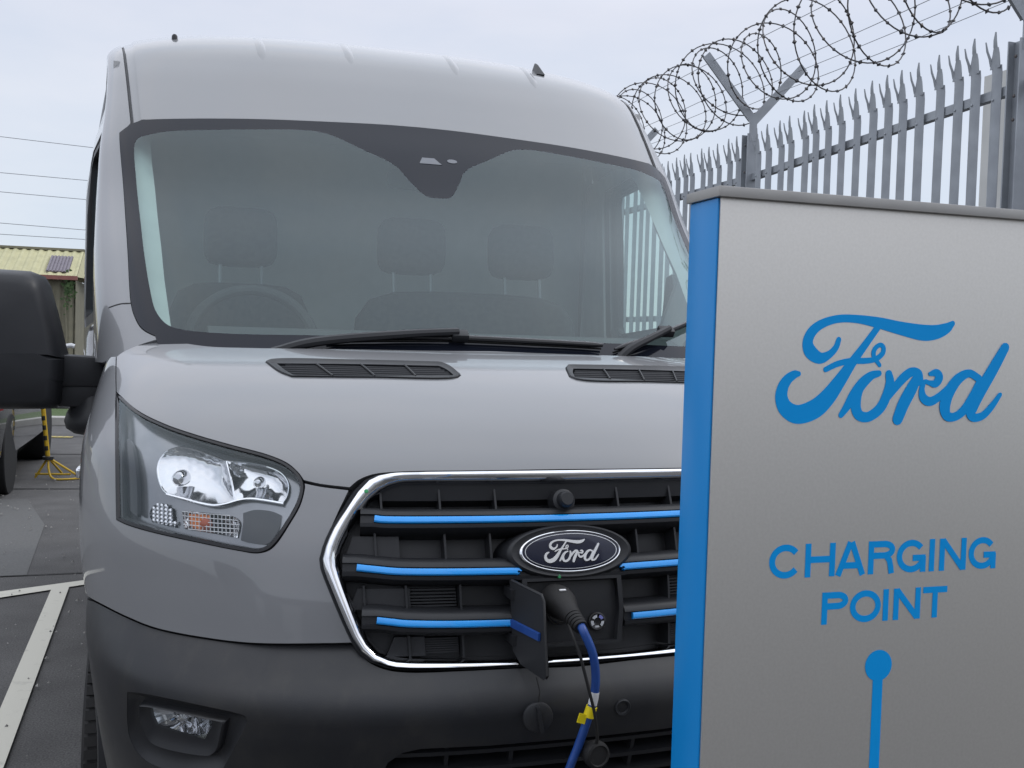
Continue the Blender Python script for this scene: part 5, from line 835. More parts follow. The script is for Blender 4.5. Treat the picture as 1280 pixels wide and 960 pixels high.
# cabin ------------------------------------------------------------------------
def pillow(mb, c, d, n=3, rx=0):
    bm = bmesh.new(); bmesh.ops.create_cube(bm, size=1)
    bmesh.ops.subdivide_edges(bm, edges=bm.edges, cuts=5, use_grid_fill=True)
    M = Matrix.Rotation(rx, 3, 'X'); V = []
    for v in bm.verts:
        p = v.co*2; q = [0, 0, 0]
        l4 = (abs(p.x)**5+abs(p.y)**5+abs(p.z)**5)**.2
        p = p/l4
        V.append(Vector(c)+M @ Vector((p.x*d[0]/2, p.y*d[1]/2, p.z*d[2]/2)))
    bm.verts.index_update(); F = [tuple(v.index for v in f.verts) for f in bm.faces]; bm.free(); mb.add(V, F); return mb
def seat(x, wd):
    s_ = pillow(MB(), (x, 2.06, 1.335), (wd, .17, .62), rx=-.16).build('seat', 'seat_fabric', van, smooth=60)
    pillow(MB(), (x, 1.85, .98), (wd, .52, .18)).build('seat_cushion', 'seat_fabric', s_, smooth=60)
    for hx in ((x,) if wd < .6 else (x-wd/4, x+wd/4)):
        pillow(MB(), (hx, 2.12, 1.82), (.27, .12, .22), rx=-.12).build('headrest', 'seat_fabric', s_, smooth=60)
        for d in (-.075, .075): MB().tube([(hx+d, 2.07, 1.55), (hx+d, 2.10, 1.74)], .008, 8).build('headrest_post', 'steel_rim', s_)
seat(-.56, .52); seat(.33, .92)
dash = MB().rings([[(x, y, z) for y, z in ((.90, 1.30), (.86, 1.43), (1.0, 1.475), (1.22, 1.47), (1.34, 1.42), (1.36, 1.0), (1.0, .9))] for x in np.linspace(-.70, .70, 12)]).build('dashboard', 'interior_dark', van, smooth=40)
mb = MB(); mb.rings([[(-.55+.24*math.sin(t)*k, 1.30+y, z) for t, k, y, z in zip(np.linspace(-1.5, 1.5, 12), [1]*12, [0]*12, 1.45+.085*np.cos(np.linspace(-1.5, 1.5, 12)))] for y in (-.12, .05)], False, False)
mb.build('instrument_hood', 'interior_dark', dash)
stw = MB().tube([(-.55+.20*math.cos(t), 1.47+.20*math.sin(t)*.42, 1.42+.20*math.sin(t)*.90) for t in np.linspace(0, 2*math.pi, 40, endpoint=False)], .017, 10, loop=True).build('steering_wheel', 'interior_dark', van)
MB().tube([(-.74, 1.47, 1.42), (-.55, 1.44, 1.41), (-.36, 1.47, 1.42)], [.02, .05, .02], 10).build('spoke', 'interior_dark', stw)
MB().tube([(-.55, 1.44, 1.41), (-.55, 1.25, 1.32)], .03, 10).build('steering_column', 'interior_dark', stw)
MB().box((0, 2.72, 1.50), (2.10, .03, 1.75)).build('bulkhead', 'interior_grey', van, smooth=0)
MB().box((0, 1.75, .62), (1.95, 1.3, .05)).build('cab_floor', 'interior_dark', van, smooth=0)
panel('headlining', 'U', [(-.70, 1.255), (.70, 1.255), (.70, 2.3), (-.70, 2.3)], (), 'interior_grey', van, off=-.05, thick=0, step=.1)
for sg in (-1, 1):
    tin = [(.79, .93, 1.44), (.80, 1.00, 1.50), (.816, 1.125, 1.60), (.828, 1.23, 1.70), (.842, 1.36, 1.80), (.854, 1.48, 1.90), (.868, 1.605, 2.0), (.875, 1.70, 2.08), (.86, 1.78, 2.14)]
    e = np.array(sorted([(b, a) for a, b in T_['screen_out'] if a < -.5 and .12 < b < 1.2])); A = []; B2 = []; C2 = []
    for x, y, z in tin:
        q = float(np.interp(z, NET['U'][:, 2], NET['U'][:, 0])); s_ = float(np.interp(q, e[:, 0], e[:, 1]))
        P0 = np.array(surf('U', s_+.01, q, -.012))*[-sg*1.0, 1, 1] if sg > 0 else np.array(surf('U', s_+.01, q, -.012))
        A.append(P0); P1 = np.array((sg*x, y, z)); B2.append(P0*.45+P1*.55+np.array((-sg*.006, -.012, 0))); C2.append(P1)
    D2 = [np.array((sg*(float(side_x(p[1]+.16, p[2]))-.075), p[1]+.16, p[2])) for p in C2]
    MB().rings([A, B2, C2, D2], False, False).build('pillar_trim', 'interior_pale', van, smooth=40)
    panel('door_trim', 'DL' if sg < 0 else 'DR', shrink(door, .99), [shrink(wind, 1.02)], 'interior_grey', van, off=-.07, thick=.01, step=.1, sx=1)
pillow(MB(), (0, 1.50, 1.99), (.24, .03, .07)).build('rear_view_mirror', 'interior_dark', van)
pillow(MB(), (.01, 1.42, 1.965), (.10, .08, .05)).build('camera_pod', 'interior_dark', van)
# ------------------------------------------------------------------ charging cable
cable = empty('charging_cable', (-.036, -.15, 0), 'blue charging cable with black plug pushed into the van grille', 'cable')
plug = MB().tube([(-.040, -.012, .938), (-.044, -.045, .941), (-.044, -.070, .940), (-.042, -.095, .934), (-.040, -.112, .929)], [.031, .033, .030, .022, .018], 20).build('plug_handle', 'rubber', cable, smooth=50)
mb = MB()
for k in range(5): 
    y = -.110-.008*k; mb.tube([(-.040+.001*k, y, .929-.0025*k), (-.0395+.001*k, y-.0055, .927-.0025*k)], [.0188-.001*k, .0178-.001*k], 20)
mb.build('strain_relief', 'rubber', plug)
MB().box((-.046, -.072, .9712), (.013, .005, .0020), rx=.2).build('maker_mark', 'white_print', plug, smooth=0)
cp = smooth_path([(-.035, -.140, .922), (-.033, -.158, .910), (-.0175, -.165, .872), (-.0095, -.165, .828), (-.011, -.163, .784), (-.021, -.160, .744), (-.037, -.155, .690), (-.054, -.152, .640), (-.075, -.15, .55), (-.09, -.16, .40), (-.08, -.20, .20), (-.02, -.26, .06), (.08, -.34, .012), (.22, -.44, .012), (.30, -.58, .012), (.26, -.68, .03), (.20, -.72, .10), (.18, -.742, .20)], 10)
MB().tube(cp, .0084, 14).build('blue_flex', 'cable_blue', cable, smooth=60)
def sleeve(z0, z1, r, m, name):
    seg = [p for p in cp if z0 <= p[2] <= z1 and p[1] > -.18]
    MB().tube(seg, r, 14).build(name, m, cable, smooth=60)
sleeve(.772, .798, .0089, 'white_print', 'white_label'); sleeve(.745, .772, .0108, 'yellow_tape', 'yellow_label')
MB().box((-.035, -.166, .748), (.016, .003, .018), ry=.3).build('label_tail', 'yellow_tape', cable, smooth=0)
tp = smooth_path([(-.052, -.125, .918), (-.053, -.150, .905), (-.044, -.170, .868), (-.030, -.180, .812), (-.016, -.182, .760), (-.008, -.178, .715), (-.006, -.172, .700)], 8)
MB().tube(tp, .0032, 8).build('tether', 'rubber', cable)
MB().lathe((-.005, -.158, .676), (.15, -1, .05), [(-.012, .020), (0, .0255), (.012, .026), (.018, .024), (.02, .02), (.017, .018), (.017, 0)], 28).build('dust_cap', 'rubber', cable)
# ------------------------------------------------------------------ charging post
post = empty('charging_post', (.17, -.80, 0), 'grey metal charging post with blue edge and blue lettering', 'charging post')
X0, X1, Y0, Y1, ZT = -.149, .47, -.835, -.762, 1.638
MB().box(((X0+X1)/2+.002, (Y0+Y1)/2+.004, ZT/2), (X1-X0-.008, Y1-Y0-.012, ZT-.01)).build('post_core', 'shell_black', post, smooth=0)
MB().box(((X0+X1)/2, Y0+.0015, ZT/2), (X1-X0, .003, ZT)).build('front_panel', 'post_steel', post, bevel=.001)
MB().box((X0-.001, (Y0+Y1)/2+.002, ZT/2), (.003, Y1-Y0-.002, ZT-.002)).build('blue_side', 'post_blue', post, bevel=.0008)
MB().box((X1+.001, (Y0+Y1)/2+.002, ZT/2), (.003, Y1-Y0-.002, ZT-.002)).build('blue_side', 'post_blue', post, bevel=.0008)
MB().box(((X0+X1)/2, Y1+.002, ZT/2), (X1-X0, .003, ZT)).build('rear_panel', 'post_steel', post, bevel=.001)
MB().box(((X0+X1)/2, (Y0+Y1)/2, ZT+.0062), (X1-X0+.012, Y1-Y0+.012, .0128)).build('top_cap', 'post_cap', post, bevel=.0012)
MB().box(((X0+X1)/2, (Y0+Y1)/2, .01), (X1-X0+.06, Y1-Y0+.10, .02)).build('base_plate', 'galvanised', post, bevel=.002)
yf = Y0-.0002
def face(px, pz): return (px, yf, pz)
# script logo, cap letters, line with disc: cut vinyl on the front panel
lg_s = .356/1110
strokes_mesh(MB(), FORD, (-.065, yf, 1.432), (1, 0, 0), (0, 0, 1), (0, -1, 0), .001, 0, 0, .00025, 1.0, .00006).build('logo_script', 'vinyl_blue', post, smooth=0)
def arc_pts(cx, cz, rx, rz, a0, a1, n=26): return [(cx+rx*math.cos(rad(a)), cz+rz*math.sin(rad(a))) for a in np.linspace(a0, a1, n)]
def glyph(ch, w_, h, t):
    k = t/2
    if ch == 'I': return [[(k, 0), (k, h)]]
    if ch == 'H': return [[(k, 0), (k, h)], [(w_-k, 0), (w_-k, h)], [(k, h*.52), (w_-k, h*.52)]]
    if ch == 'N': return [[(k, 0), (k, h)], [(w_-k, 0), (w_-k, h)], [(k*1.2, h-k*.5), (w_-k*1.2, k*.5)]]
    if ch == 'T': return [[(0, h-k), (w_, h-k)], [(w_/2, 0), (w_/2, h-k)]]
    if ch == 'A': return [[(k*.9, 0), (w_/2-k*.25, h)], [(w_-k*.9, 0), (w_/2+k*.25, h)], [(w_*.22, h*.30), (w_*.78, h*.30)]]
    r = h*.5
    if ch == 'O': return [arc_pts(w_/2, h/2, w_/2-k, r-k, 0, 182, 30), arc_pts(w_/2, h/2, w_/2-k, r-k, 180, 362, 30)]
    if ch == 'C': return [arc_pts(w_/2, h/2, w_/2-k, r-k, 38, 322, 40)]
    if ch == 'G': return [arc_pts(w_/2, h/2, w_/2-k, r-k, 38, 338, 42), [(w_*.55, h*.44), (w_-k*.2, h*.44)], [(w_-k, h*.49), (w_-k, 0)]]
    b = h*.46
    bowl_ = [(k, h-k), (w_*.60, h-k)]+arc_pts(w_*.60, (h+b)/2, w_*.40-k, (h-b)/2-k, 88, -88, 16)+[(w_*.60, b+k), (k, b+k)]
    if ch == 'P': return [[(k, 0), (k, h)], bowl_]
    if ch == 'R': return [[(k, 0), (k, h)], bowl_, [(w_*.66, b+k)]+[(w_*.80, b-k*.6), (w_*.86, b-k*3), (w_-k*1.1, 0)]]
def ribbon(mb, P, t, h):
    P = np.array(P, float); T = np.gradient(P, axis=0); T /= np.linalg.norm(T, axis=1, keepdims=True); s_ = np.stack([-T[:, 1], T[:, 0]], 1)*t/2; L, R_ = P+s_, P-s_; m = len(P)
    V = [(x, yf-h, z) for x, z in L]+[(x, yf-h, z) for x, z in R_]+[(x, yf, z) for x, z in L]+[(x, yf, z) for x, z in R_]
    mb.add(V, [f for i in range(m-1) for f in ((i, m+i, m+i+1, i+1), (2*m+i, i, i+1, 2*m+i+1), (m+i, 3*m+i, 3*m+i+1, m+i+1))]+[(0, 2*m, 3*m, m), (m-1, 2*m-1, 4*m-1, 3*m-1)])
def word(letters, x0, x1, z0, z1):
    tot = letters[-1][2]; k = (x1-x0)/tot
    for ch, a, b in letters:
        mb = MB()
        for i, st in enumerate(glyph(ch, (b-a)*k, z1-z0, .0083)): ribbon(mb, [(x0+a*k+x, z0+z) for x, z in st], .0083, .00025+.00006*i)
        mb.build('letter_'+ch.lower(), 'vinyl_blue', post, smooth=0)
word((('C', 0, 120), ('H', 134, 248), ('A', 251, 366), ('R', 377, 482), ('G', 490, 608), ('I', 622, 649), ('N', 664, 775), ('G', 786, 902)), -.0635, .2855, 1.1695, 1.2125)
word((('P', 0, 102), ('O', 110, 232), ('I', 241, 268), ('N', 283, 393), ('T', 403, 503)), .0155, .2085, 1.1075, 1.1490)
n_ = 40
MB().prism([(.105+.0205*math.cos(2*math.pi*k/n_), 1.049+.0205*math.sin(2*math.pi*k/n_)) for k in range(n_)], (0, yf, 0), (1, 0, 0), (0, 0, 1), (0, -.0004, 0)).build('disc_mark', 'vinyl_blue', post, smooth=0)
MB().prism([(.0972, .35), (.1125, .35), (.1125, 1.04), (.0972, 1.04)], (0, yf, 0), (1, 0, 0), (0, 0, 1), (0, -.00025, 0)).build('line_mark', 'vinyl_blue', post, smooth=0)
# ------------------------------------------------------------------ palisade fence
FX = 4.30
fence = empty('palisade_fence', (FX, 6.66, 0), 'galvanised steel palisade fence with split spiked tops', 'fence')
def pale_mesh():
    mb = MB(); z0, zs, zt = .08, 3.25, 3.51
    sec = [(-.046, .010), (-.028, -.004), (-.010, -.012), (.010, -.012), (.028, -.004), (.046, .010)]
    th_ = .0035
    def ring(z, k=1., dy=0, dx=0): return [(x+dx, y*k+dy, z) for y, x in sec]+[(x+dx+th_, y*k+dy, z) for y, x in reversed(sec)]
    mb.rings([ring(z0), ring(zs-.02), ring(zs+.03, .98, .001, -.004)])
    def prong(pts):      # (y, x, z, width)
        mb.rings([[(x, y-w_/2, z), (x-.002, y+w_/2, z), (x+.004, y+w_/2, z), (x+.005, y-w_/2, z)] for y, x, z, w_ in pts])
    prong([(-.002, -.010, zs+.01, .088), (-.006, -.013, zs+.05, .080), (-.012, -.016, zs+.10, .060), (-.015, -.020, zs+.14, .040), (-.010, -.022, zs+.145, .032), (-.012, -.028, zs+.19, .025), (-.020, -.032, zt-.02, .006)])
    prong([(.030, -.012, zs+.03, .024), (.036, -.022, zs+.08, .019), (.048, -.035, zs+.13, .015), (.053, -.045, zs+.19, .005)])
    for z in (.45, 1.75, 3.055): mb.lathe((-.014, 0, z), (-1, 0, 0), [(0, .008), (.005, .008), (.007, .004), (.008, 0)], 8)
    return mb
o0 = None
ys = [3.603-.183*k for k in range(1, 18)]+[3.603+.183*k for k in range(0, 92)]
for y in ys:
    if min(abs(y-p) for p in (.20, 3.43, 6.74, 9.94, 13.17, 16.4, 19.6)) < .05: continue
    if o0 is None:
        pm = pale_mesh(); pm.v = [(a+FX, b+6.66, c) for a, b, c in pm.v]; o0 = pm.build('pale', 'galvanised', fence, smooth=30); o = o0
    else:
        o = bpy.data.objects.new('pale', o0.data); col.objects.link(o); o.parent = fence
    o.location = (-.03+random.uniform(-.004, .004), y-6.66, random.uniform(-.010, .010)+.03*max(-.9, min(2.6, 5.9-y))); o.rotation_euler = (random.uniform(-.0025, .0025), random.uniform(-.004, .004), random.uniform(-.06, .06))
for z in (.45, 1.75, 3.055):
    for ya, yb in ((-.1, .2), (.2, 3.43), (3.43, 6.74), (6.74, 9.94), (9.94, 13.17), (13.17, 16.4), (16.4, 19.6), (19.6, 20.5)):
        sl_ = .035 if yb < 7 else 0; dz = .035*max(0, 6.74-(ya+yb)/2) if z > 3 else 0; an = -math.atan(sl_) if z > 3 else 0
        MB().box((FX+.003, (ya+yb)/2, z+dz), (.012, yb-ya-.02, .06), rx=an).box((FX+.024, (ya+yb)/2, z-.027+dz), (.045, yb-ya-.02, .008), rx=an).build('rail', 'galvanised', fence, smooth=0)
for y in (.20, 3.43, 6.74, 9.94, 13.17, 16.4, 19.6):
    p = MB().box((FX+.0, y-.05, 1.73), (.11, .010, 3.46)).box((FX+.0, y+.05, 1.73), (.11, .010, 3.46)).box((FX, y, 1.73), (.010, .09, 3.46)).build('fence_post', 'galvanised', fence, smooth=0)
    MB().box((FX+.0, y-.052, 3.50), (.075, .012, .22)).build('arm_stem', 'galvanised', p, smooth=0)
    for sg in (-1, 1):
        L = math.hypot(.52, .56); a = math.atan2(.52, .56)*sg
        MB().box((FX+.004+sg*.26, y-.052+sg*.004, 3.58+.275), (.085, .006, L), ry=a).box((FX+.004+sg*.26-.040, y-.036+sg*.004, 3.58+.275-sg*.0), (.006, .032, L), ry=a).build('wire_arm', 'galvanised', p, smooth=0)
    for z in (2.95, 3.10, 3.35): MB().lathe((FX-.055, y-.02, z), (-1, 0, 0), [(0, .012), (.006, .011), (.010, 0)], 8).build('bolt', 'wire_dark', p)
for x, z in ((4.06, 3.87), (4.56, 3.87), (3.86, 4.09), (4.77, 4.09)):
    MB().tube([(x, y, z-.012*math.sin(math.pi*((y-.2) % 3.23)/3.23)) for y in np.arange(.2, 19.7, .32)], .0028, 5).build('line_wire', 'wire_grey', fence)
coil = empty('razor_wire', (FX, 6.66, 3.63), 'dark coil of barbed razor wire above the palisade fence', 'razor wire')
def helix(pitch, ph, r0, y0, y1, seed, cw):
    rnd = random.Random(seed); n = int((y1-y0)/pitch*40); P = []
    jit = [(rnd.uniform(-.14, .14), rnd.uniform(-.07, .04), rnd.uniform(-.06, .06)) for _ in range(n//40+4)]
    for i in range(n):
        t = i/40; k = int(t); f_ = t-k; f_ = f_*f_*(3-2*f_)
        j = [a*(1-f_)+b*f_ for a, b in zip(jit[k], jit[k+1])]
        a = 2*math.pi*t*cw+ph; r = r0+j[1]
        P.append((FX+.01+j[2]+r*math.cos(a), y0+t*pitch+j[0]+.09*math.sin(a*1+.6), 4.055+.075*max(0, 5.6-(y0+t*pitch))+r*math.sin(a)))
    return P
barbs = MB()
for k, (pit, ph, cw, r_) in enumerate(((.54, 0, 1, .42), (.63, 2.1, -1, .40))):
    P = helix(pit, ph, r_, .3, 15.5, k+3, cw)
    MB().tube(P, .006, 5).build('wire_strand', 'wire_dark', coil)
    acc = 0
    for i in range(1, len(P)-1):
        a, b = Vector(P[i]), Vector(P[i+1]); acc += (b-a).length
        if acc > .085:
            acc = 0; t = (b-a).normalized(); u_ = t.orthogonal().normalized(); an = random.uniform(0, 6.28); v_ = t.cross(u_); d1 = u_*math.cos(an)+v_*math.sin(an)
            d2 = t.cross(d1)
            c = a; V = [c+t*.022+d1*.012, c+t*.006, c-t*.006, c-t*.022+d1*.012, c-t*.022-d1*.012, c+t*.022-d1*.012]
            barbs.add([c+t*.024, c+d1*.021, c-t*.024, c-d1*.021, c+d2*.014, c-d2*.014], [(0, 1, 4), (1, 2, 4), (2, 3, 4), (3, 0, 4), (1, 0, 5), (2, 1, 5), (3, 2, 5), (0, 3, 5)])
barbs.build('barbs', 'wire_dark', coil, smooth=0, kind='stuff')
# ------------------------------------------------------------------ pale building behind the fence
mat('render_white', (.62, .62, .60), .8, noise=(2, (.55, .55, .53), .4, .7)); mat('sheet_grey', (.30, .31, .32), .6, noise=(3, (.26, .27, .28), .4, .7))
wb_ = empty('white_building', (14.5, 4.5, 0), 'plain off-white building behind the palisade fence', 'building')
MB().box((14.55, 5.10, 2.70), (9.0, 10.2, 5.40)).build('wall', 'render_white', wb_, smooth=0)
MB().box((14.60, 4.90, 5.58), (8.9, 9.7, .36)).build('parapet', 'render_white', wb_, smooth=0)
MB().box((9.99, 4.86-.3, 5.05), (.16, 9.0, .10)).build('ledge', 'sheet_grey', wb_, smooth=0)
MB().box((10.0, 4.6, 1.9), (.06, 9.2, .25)).build('plinth_band', 'sheet_grey', wb_, smooth=0)
for y in (1.6, 4.2, 6.8):
    wn_ = MB().box((10.03, y, 3.6), (.05, 1.3, 1.1)).build('window', 'sheet_grey', wb_, smooth=0); MB().box((10.002, y, 3.6), (.03, 1.15, .95)).build('pane', 'gloss_black', wn_, smooth=0)
# ------------------------------------------------------------------ shed with yellow corrugated roof
mat('roof_yellow', (.50, .475, .28), .75, noise=(3, (.42, .40, .24), .35, .7)); mat('wall_olive', (.185, .175, .125), .8, noise=(4, (.23, .215, .15), .35, .7)); mat('rust_trim', (.30, .12, .10), .7, noise=(6, (.24, .10, .085), .4, .7)); mat('roof_light', (.13, .11, .14), .5, noise=(6, (.17, .145, .17), .3, .7))
shed = empty('shed', (-13, 36, 0), 'long low shed with yellow corrugated roof and dark sheet wall', 'building')
def corrugated(name, x0, x1, pitch, amp, P0, P1, nrm, m, parent, kind=None):
    mb = MB(); A = []; B = []; n = int((x1-x0)/pitch*4); nrm = Vector(nrm)
    for i in range(n+1):
        x = x0+(x1-x0)*i/n; h = amp*(1 if i % 4 in (1, 2) else 0)
        A.append(Vector((x, *P0))+nrm*h); B.append(Vector((x, *P1))+nrm*h)
    mb.add(A+B, [(i, i+1, n+1+i+1, n+1+i) for i in range(n)]); return mb.build(name, m, parent, smooth=0)
sl = Vector((0, -.36, .93)).normalized()
roofp = corrugated('roof', -26, -4.02, .26, .04, (33.7, 3.08), (36.2, 4.08), sl, 'roof_yellow', shed)
corrugated('roof_slope', -26, -4.02, .26, .04, (38.7, 3.08), (36.2, 4.08), (0, .36, .93), 'roof_yellow', shed)
MB().add([(-4.02, 33.7, 3.09), (-4.02, 36.2, 4.09), (-4.02, 38.7, 3.09), (-3.55, 36.2, 3.10)], [(0, 3, 1), (1, 3, 2)]).build('hip_end', 'roof_yellow', shed, smooth=0)
for k in range(7):
    x = -4.93+k*.1; MB().box((x, 34.70, 3.555), (.055, 1.55, .03), rx=math.atan2(1.0, 2.5)).build('roof_light', 'roof_light', shed, smooth=0)
MB().box((-4.63, 34.70, 3.535), (.68, 1.56, .02), rx=math.atan2(1.0, 2.5)).build('roof_light_frame', 'roof_light', shed, smooth=0)
corrugated('wall', -26, -4.1, .30, .05, (33.95, 0), (33.95, 3.08), (0, -1, 0), 'wall_olive', shed)
MB().box((-4.1, 36.2, 1.5), (.06, 4.5, 3.0)).build('end_wall', 'wall_olive', shed, smooth=0)
MB().box((-15, 33.66, 3.05), (22.0, .12, .13)).build('gutter', 'rust_trim', shed, smooth=0)
MB().box((-15.0, 36.2, 4.11), (22.0, .3, .08)).build('ridge_cap', 'wall_olive', shed, smooth=0)
# climbing plant on the shed wall
mat('leaf', (.04, .085, .025), .7, noise=(5, (.07, .12, .035), .35, .7))
iv = empty('climbing_plant', (-4.35, 33.8, 0), 'small green climbing plant on the shed wall', 'plant')
mb = MB(); rnd = random.Random(5)
for k in range(120):
    x = -4.27+rnd.gauss(0, .09); z = 2.7+rnd.gauss(0, .26)
    if z > 3.3 or z < .3: continue
    r_ = rnd.uniform(.03, .07); a = rnd.uniform(0, 6.28); b = rnd.uniform(-.6, .6); u_ = Vector((math.cos(a), .4*math.sin(b), math.sin(a)))*r_; v_ = Vector((-math.sin(a), .4*math.cos(b)-.4, math.cos(a)))*r_*.7; c = Vector((x, 33.76+rnd.uniform(-.12, .06), z))
    mb.add([c-u_, c-v_, c+u_, c+v_], [(0, 1, 2, 3)])
mb.build('foliage', 'leaf', iv, smooth=0, kind='stuff'); MB().tube([(-4.36, 33.82, 0), (-4.32, 33.82, 1.2), (-4.38, 33.82, 2.4), (-4.34, 33.82, 2.9)], .025, 6).build('stem', 'wall_olive', iv)
# handrail in front of the shed
mat('rail_white', (.55, .56, .57), .4, metal=.4)
hr = empty('handrail', (-5.2, 20, 0), 'galvanised tubular handrail with a raised end, in front of the shed', 'handrail')
MB().tube([(-12, 20.4, 1.02), (-8, 20.2, 1.02), (-3.16, 20, 1.02), (-3.05, 20, 1.03), (-2.98, 20, 1.10), (-2.86, 20, 1.12), (-2.8, 20, 1.1)], .045, 8).build('rail_tube', 'rail_white', hr)
for x in (-11.5, -9, -6.5, -4.0): MB().tube([(x, 20.2, 0), (x, 20.2, 1.02)], .04, 8).build('upright', 'rail_white', hr)
# ------------------------------------------------------------------ parked cars
mat('car_black', (.010, .011, .013), .25, coat=1); mat('car_white', (.72, .73, .74), .3, coat=1); mat('tail_red', (.22, .008, .010), .2, coat=.8); mat('car_glass', (.012, .014, .016), .05, coat=1); mat('alloy', (.45, .46, .48), .3, metal=.9)
def car(name, loc, rz, paint, label):
    r_ = empty(name, loc, label, 'car')
    def rg(y, w_, zb, zw, zt): return [(-w_*.86, y, zb), (-w_, y, zb+.14), (-w_*1.01, y, (zb+zw)/2+.05), (-w_*.985, y, zw), (-w_*.86, y, zt), (0, y, zt+.015), (w_*.86, y, zt), (w_*.985, y, zw), (w_*1.01, y, (zb+zw)/2+.05), (w_, y, zb+.14), (w_*.86, y, zb), (0, y, zb)]
    st = [(0, .70, .34, .78, .86), (.06, .80, .26, .84, .95), (.3, .87, .22, .88, .97), (1.0, .89, .2, .88, .95), (2.2, .89, .2, .86, .93), (2.9, .885, .2, .82, .92), (3.6, .86, .22, .76, .86), (4.05, .80, .26, .66, .76), (4.22, .68, .32, .56, .62)]
    def L(mb, nm, m, par=r_): 
        me = bpy.data.meshes.new(nm); me.from_pydata(mb.v, [], mb.f); bm = bmesh.new(); bm.from_mesh(me); bmesh.ops.recalc_face_normals(bm, faces=bm.faces); bm.to_mesh(me); bm.free(); me.shade_smooth(); me.set_sharp_from_angle(angle=rad(38)); return link(nm, me, par, m)
    L(MB().rings([rg(*s_) for s_ in st]), 'body', paint)
    def gr(y, w_, zb, zt, wt): return [(-w_, y, zb), (-wt, y, zt-.05), (-wt*.85, y, zt), (0, y, zt+.02), (wt*.85, y, zt), (wt, y, zt-.05), (w_, y, zb)]
    L(MB().rings([gr(.10, .72, .93, .97, .66), gr(.45, .80, .93, 1.38, .60), (gr(.75, .82, .93, 1.44, .62)), gr(1.6, .83, .92, 1.46, .63), gr(2.2, .82, .91, 1.42, .62), gr(3.0, .78, .88, .92, .66)]), 'greenhouse', 'car_glass')
    L(MB().rings([[(x*k, y, z+h) for x, z in ((-.60, 0), (-.3, .028), (0, .034), (.3, .028), (.60, 0))] for y, k, h in ((.42, 1., 1.375), (.75, 1.04, 1.435), (1.6, 1.05, 1.455), (2.2, 1.03, 1.415), (2.3, 1.02, 1.38))], False, False), 'roof', paint)
    for sg in (-1, 1):
        L(MB().rings([[(sg*.80, .03, .74), (sg*.885, .24, .76), (sg*.875, .22, .86), (sg*.76, .05, .86), (sg*.55, .01, .80), (sg*.55, .0, .75)], [(sg*.81, .02, .74), (sg*.90, .24, .76), (sg*.89, .22, .86), (sg*.77, .03, .86), (sg*.55, -.02, .80), (sg*.55, -.03, .75)]]), 'tail_light', 'tail_red')
        L(MB().box((sg*.62, -.0, .42), (.2, .04, .05)), 'reflector_strip', 'tail_red')
        L(MB().rings([[(sg*.50, 4.14, .60), (sg*.80, 3.95, .66), (sg*.78, 3.98, .54), (sg*.52, 4.2, .52)], [(sg*.50, 4.19, .60), (sg*.82, 4.0, .66), (sg*.80, 4.03, .54), (sg*.52, 4.25, .52)]]), 'headlamp', 'lens_ribs')
        L(MB().box((sg*.96, 2.55, .98), (.18, .10, .12)), 'door_mirror', paint)
        for y in (.72, 3.32):
            wl = L(MB().lathe((sg*.765, y, .31), (sg, 0, 0), [(-.10, .2), (-.105, .29), (-.06, .315), (.06, .315), (.10, .30), (.108, .25), (.104, .215)], 32), 'wheel', 'rubber')
            L(MB().lathe((sg*.765, y, .31), (sg, 0, 0), [(.104, .216), (.108, .205), (.085, .19), (.07, .12), (.095, .05), (.095, 0)], 10), 'rim', 'alloy', wl)
            L(MB().lathe((sg*.80, y, .34), (sg, 0, 0), [(-.2, .36), (.080, .36), (.09, .352)], 28), 'wheel_arch', 'shell_black')
    L(MB().box((0, .0, .34), (1.3, .06, .16)), 'rear_valance', 'black_plastic')
    r_.rotation_euler.z = rz
    return r_
car('parked_car', (-3.08, 7.25, 0), rad(.0), 'car_black', 'black hatchback with red tail light parked beyond the van')
car('parked_car', (-6.62, 17.9, .0), rad(-85), 'car_white', 'white car parked along the grass verge behind the yellow stand')
# ------------------------------------------------------------------ yellow barrier stand
mat('stand_yellow', (.62, .40, .02), .5, noise=(20, (.5, .33, .03), .4, .7)); mat('stand_black', (.02, .02, .02), .5)
stn = empty('barrier_stand', (-1.97, 8.8, 0), 'yellow and black tubular barrier post on three splayed legs', 'barrier stand')
MB().tube([(-1.985, 8.8, .20), (-2.03, 8.8, .66), (-2.07, 8.8, 1.05)], .021, 10).build('post', 'stand_yellow', stn)
for k, z in enumerate((.30, .40, .50, .59, .70, .82, .95)):
    x = -1.985-.045*(z-.2)/.46; MB().tube([(x, 8.8, z-.022), (x-.004, 8.8, z+.022)], .0222, 10).build('black_band', 'stand_black', stn)
MB().lathe((-1.985, 8.8, .19), (0, 0, 1), [(0, .05), (.03, .05), (.035, .03)], 14).build('collar', 'stand_black', stn)
for fx_, fy_ in ((-2.10, 8.82), (-1.68, 8.75), (-1.9, 9.15)):
    MB().tube([(-1.985, 8.8, .21), (fx_, fy_, .015)], .011, 8).build('leg', 'stand_yellow', stn)
MB().tube([(-2.10, 8.82, .05), (-1.78, 8.77, .05)], .010, 8).build('brace', 'stand_yellow', stn)
MB().tube(smooth_path([(-1.98, 8.78, .20), (-1.972, 8.74, .10), (-1.93, 8.70, .02), (-1.80, 8.70, .012), (-1.68, 8.75, .015)], 6), .010, 8).build('hoop', 'stand_yellow', stn)
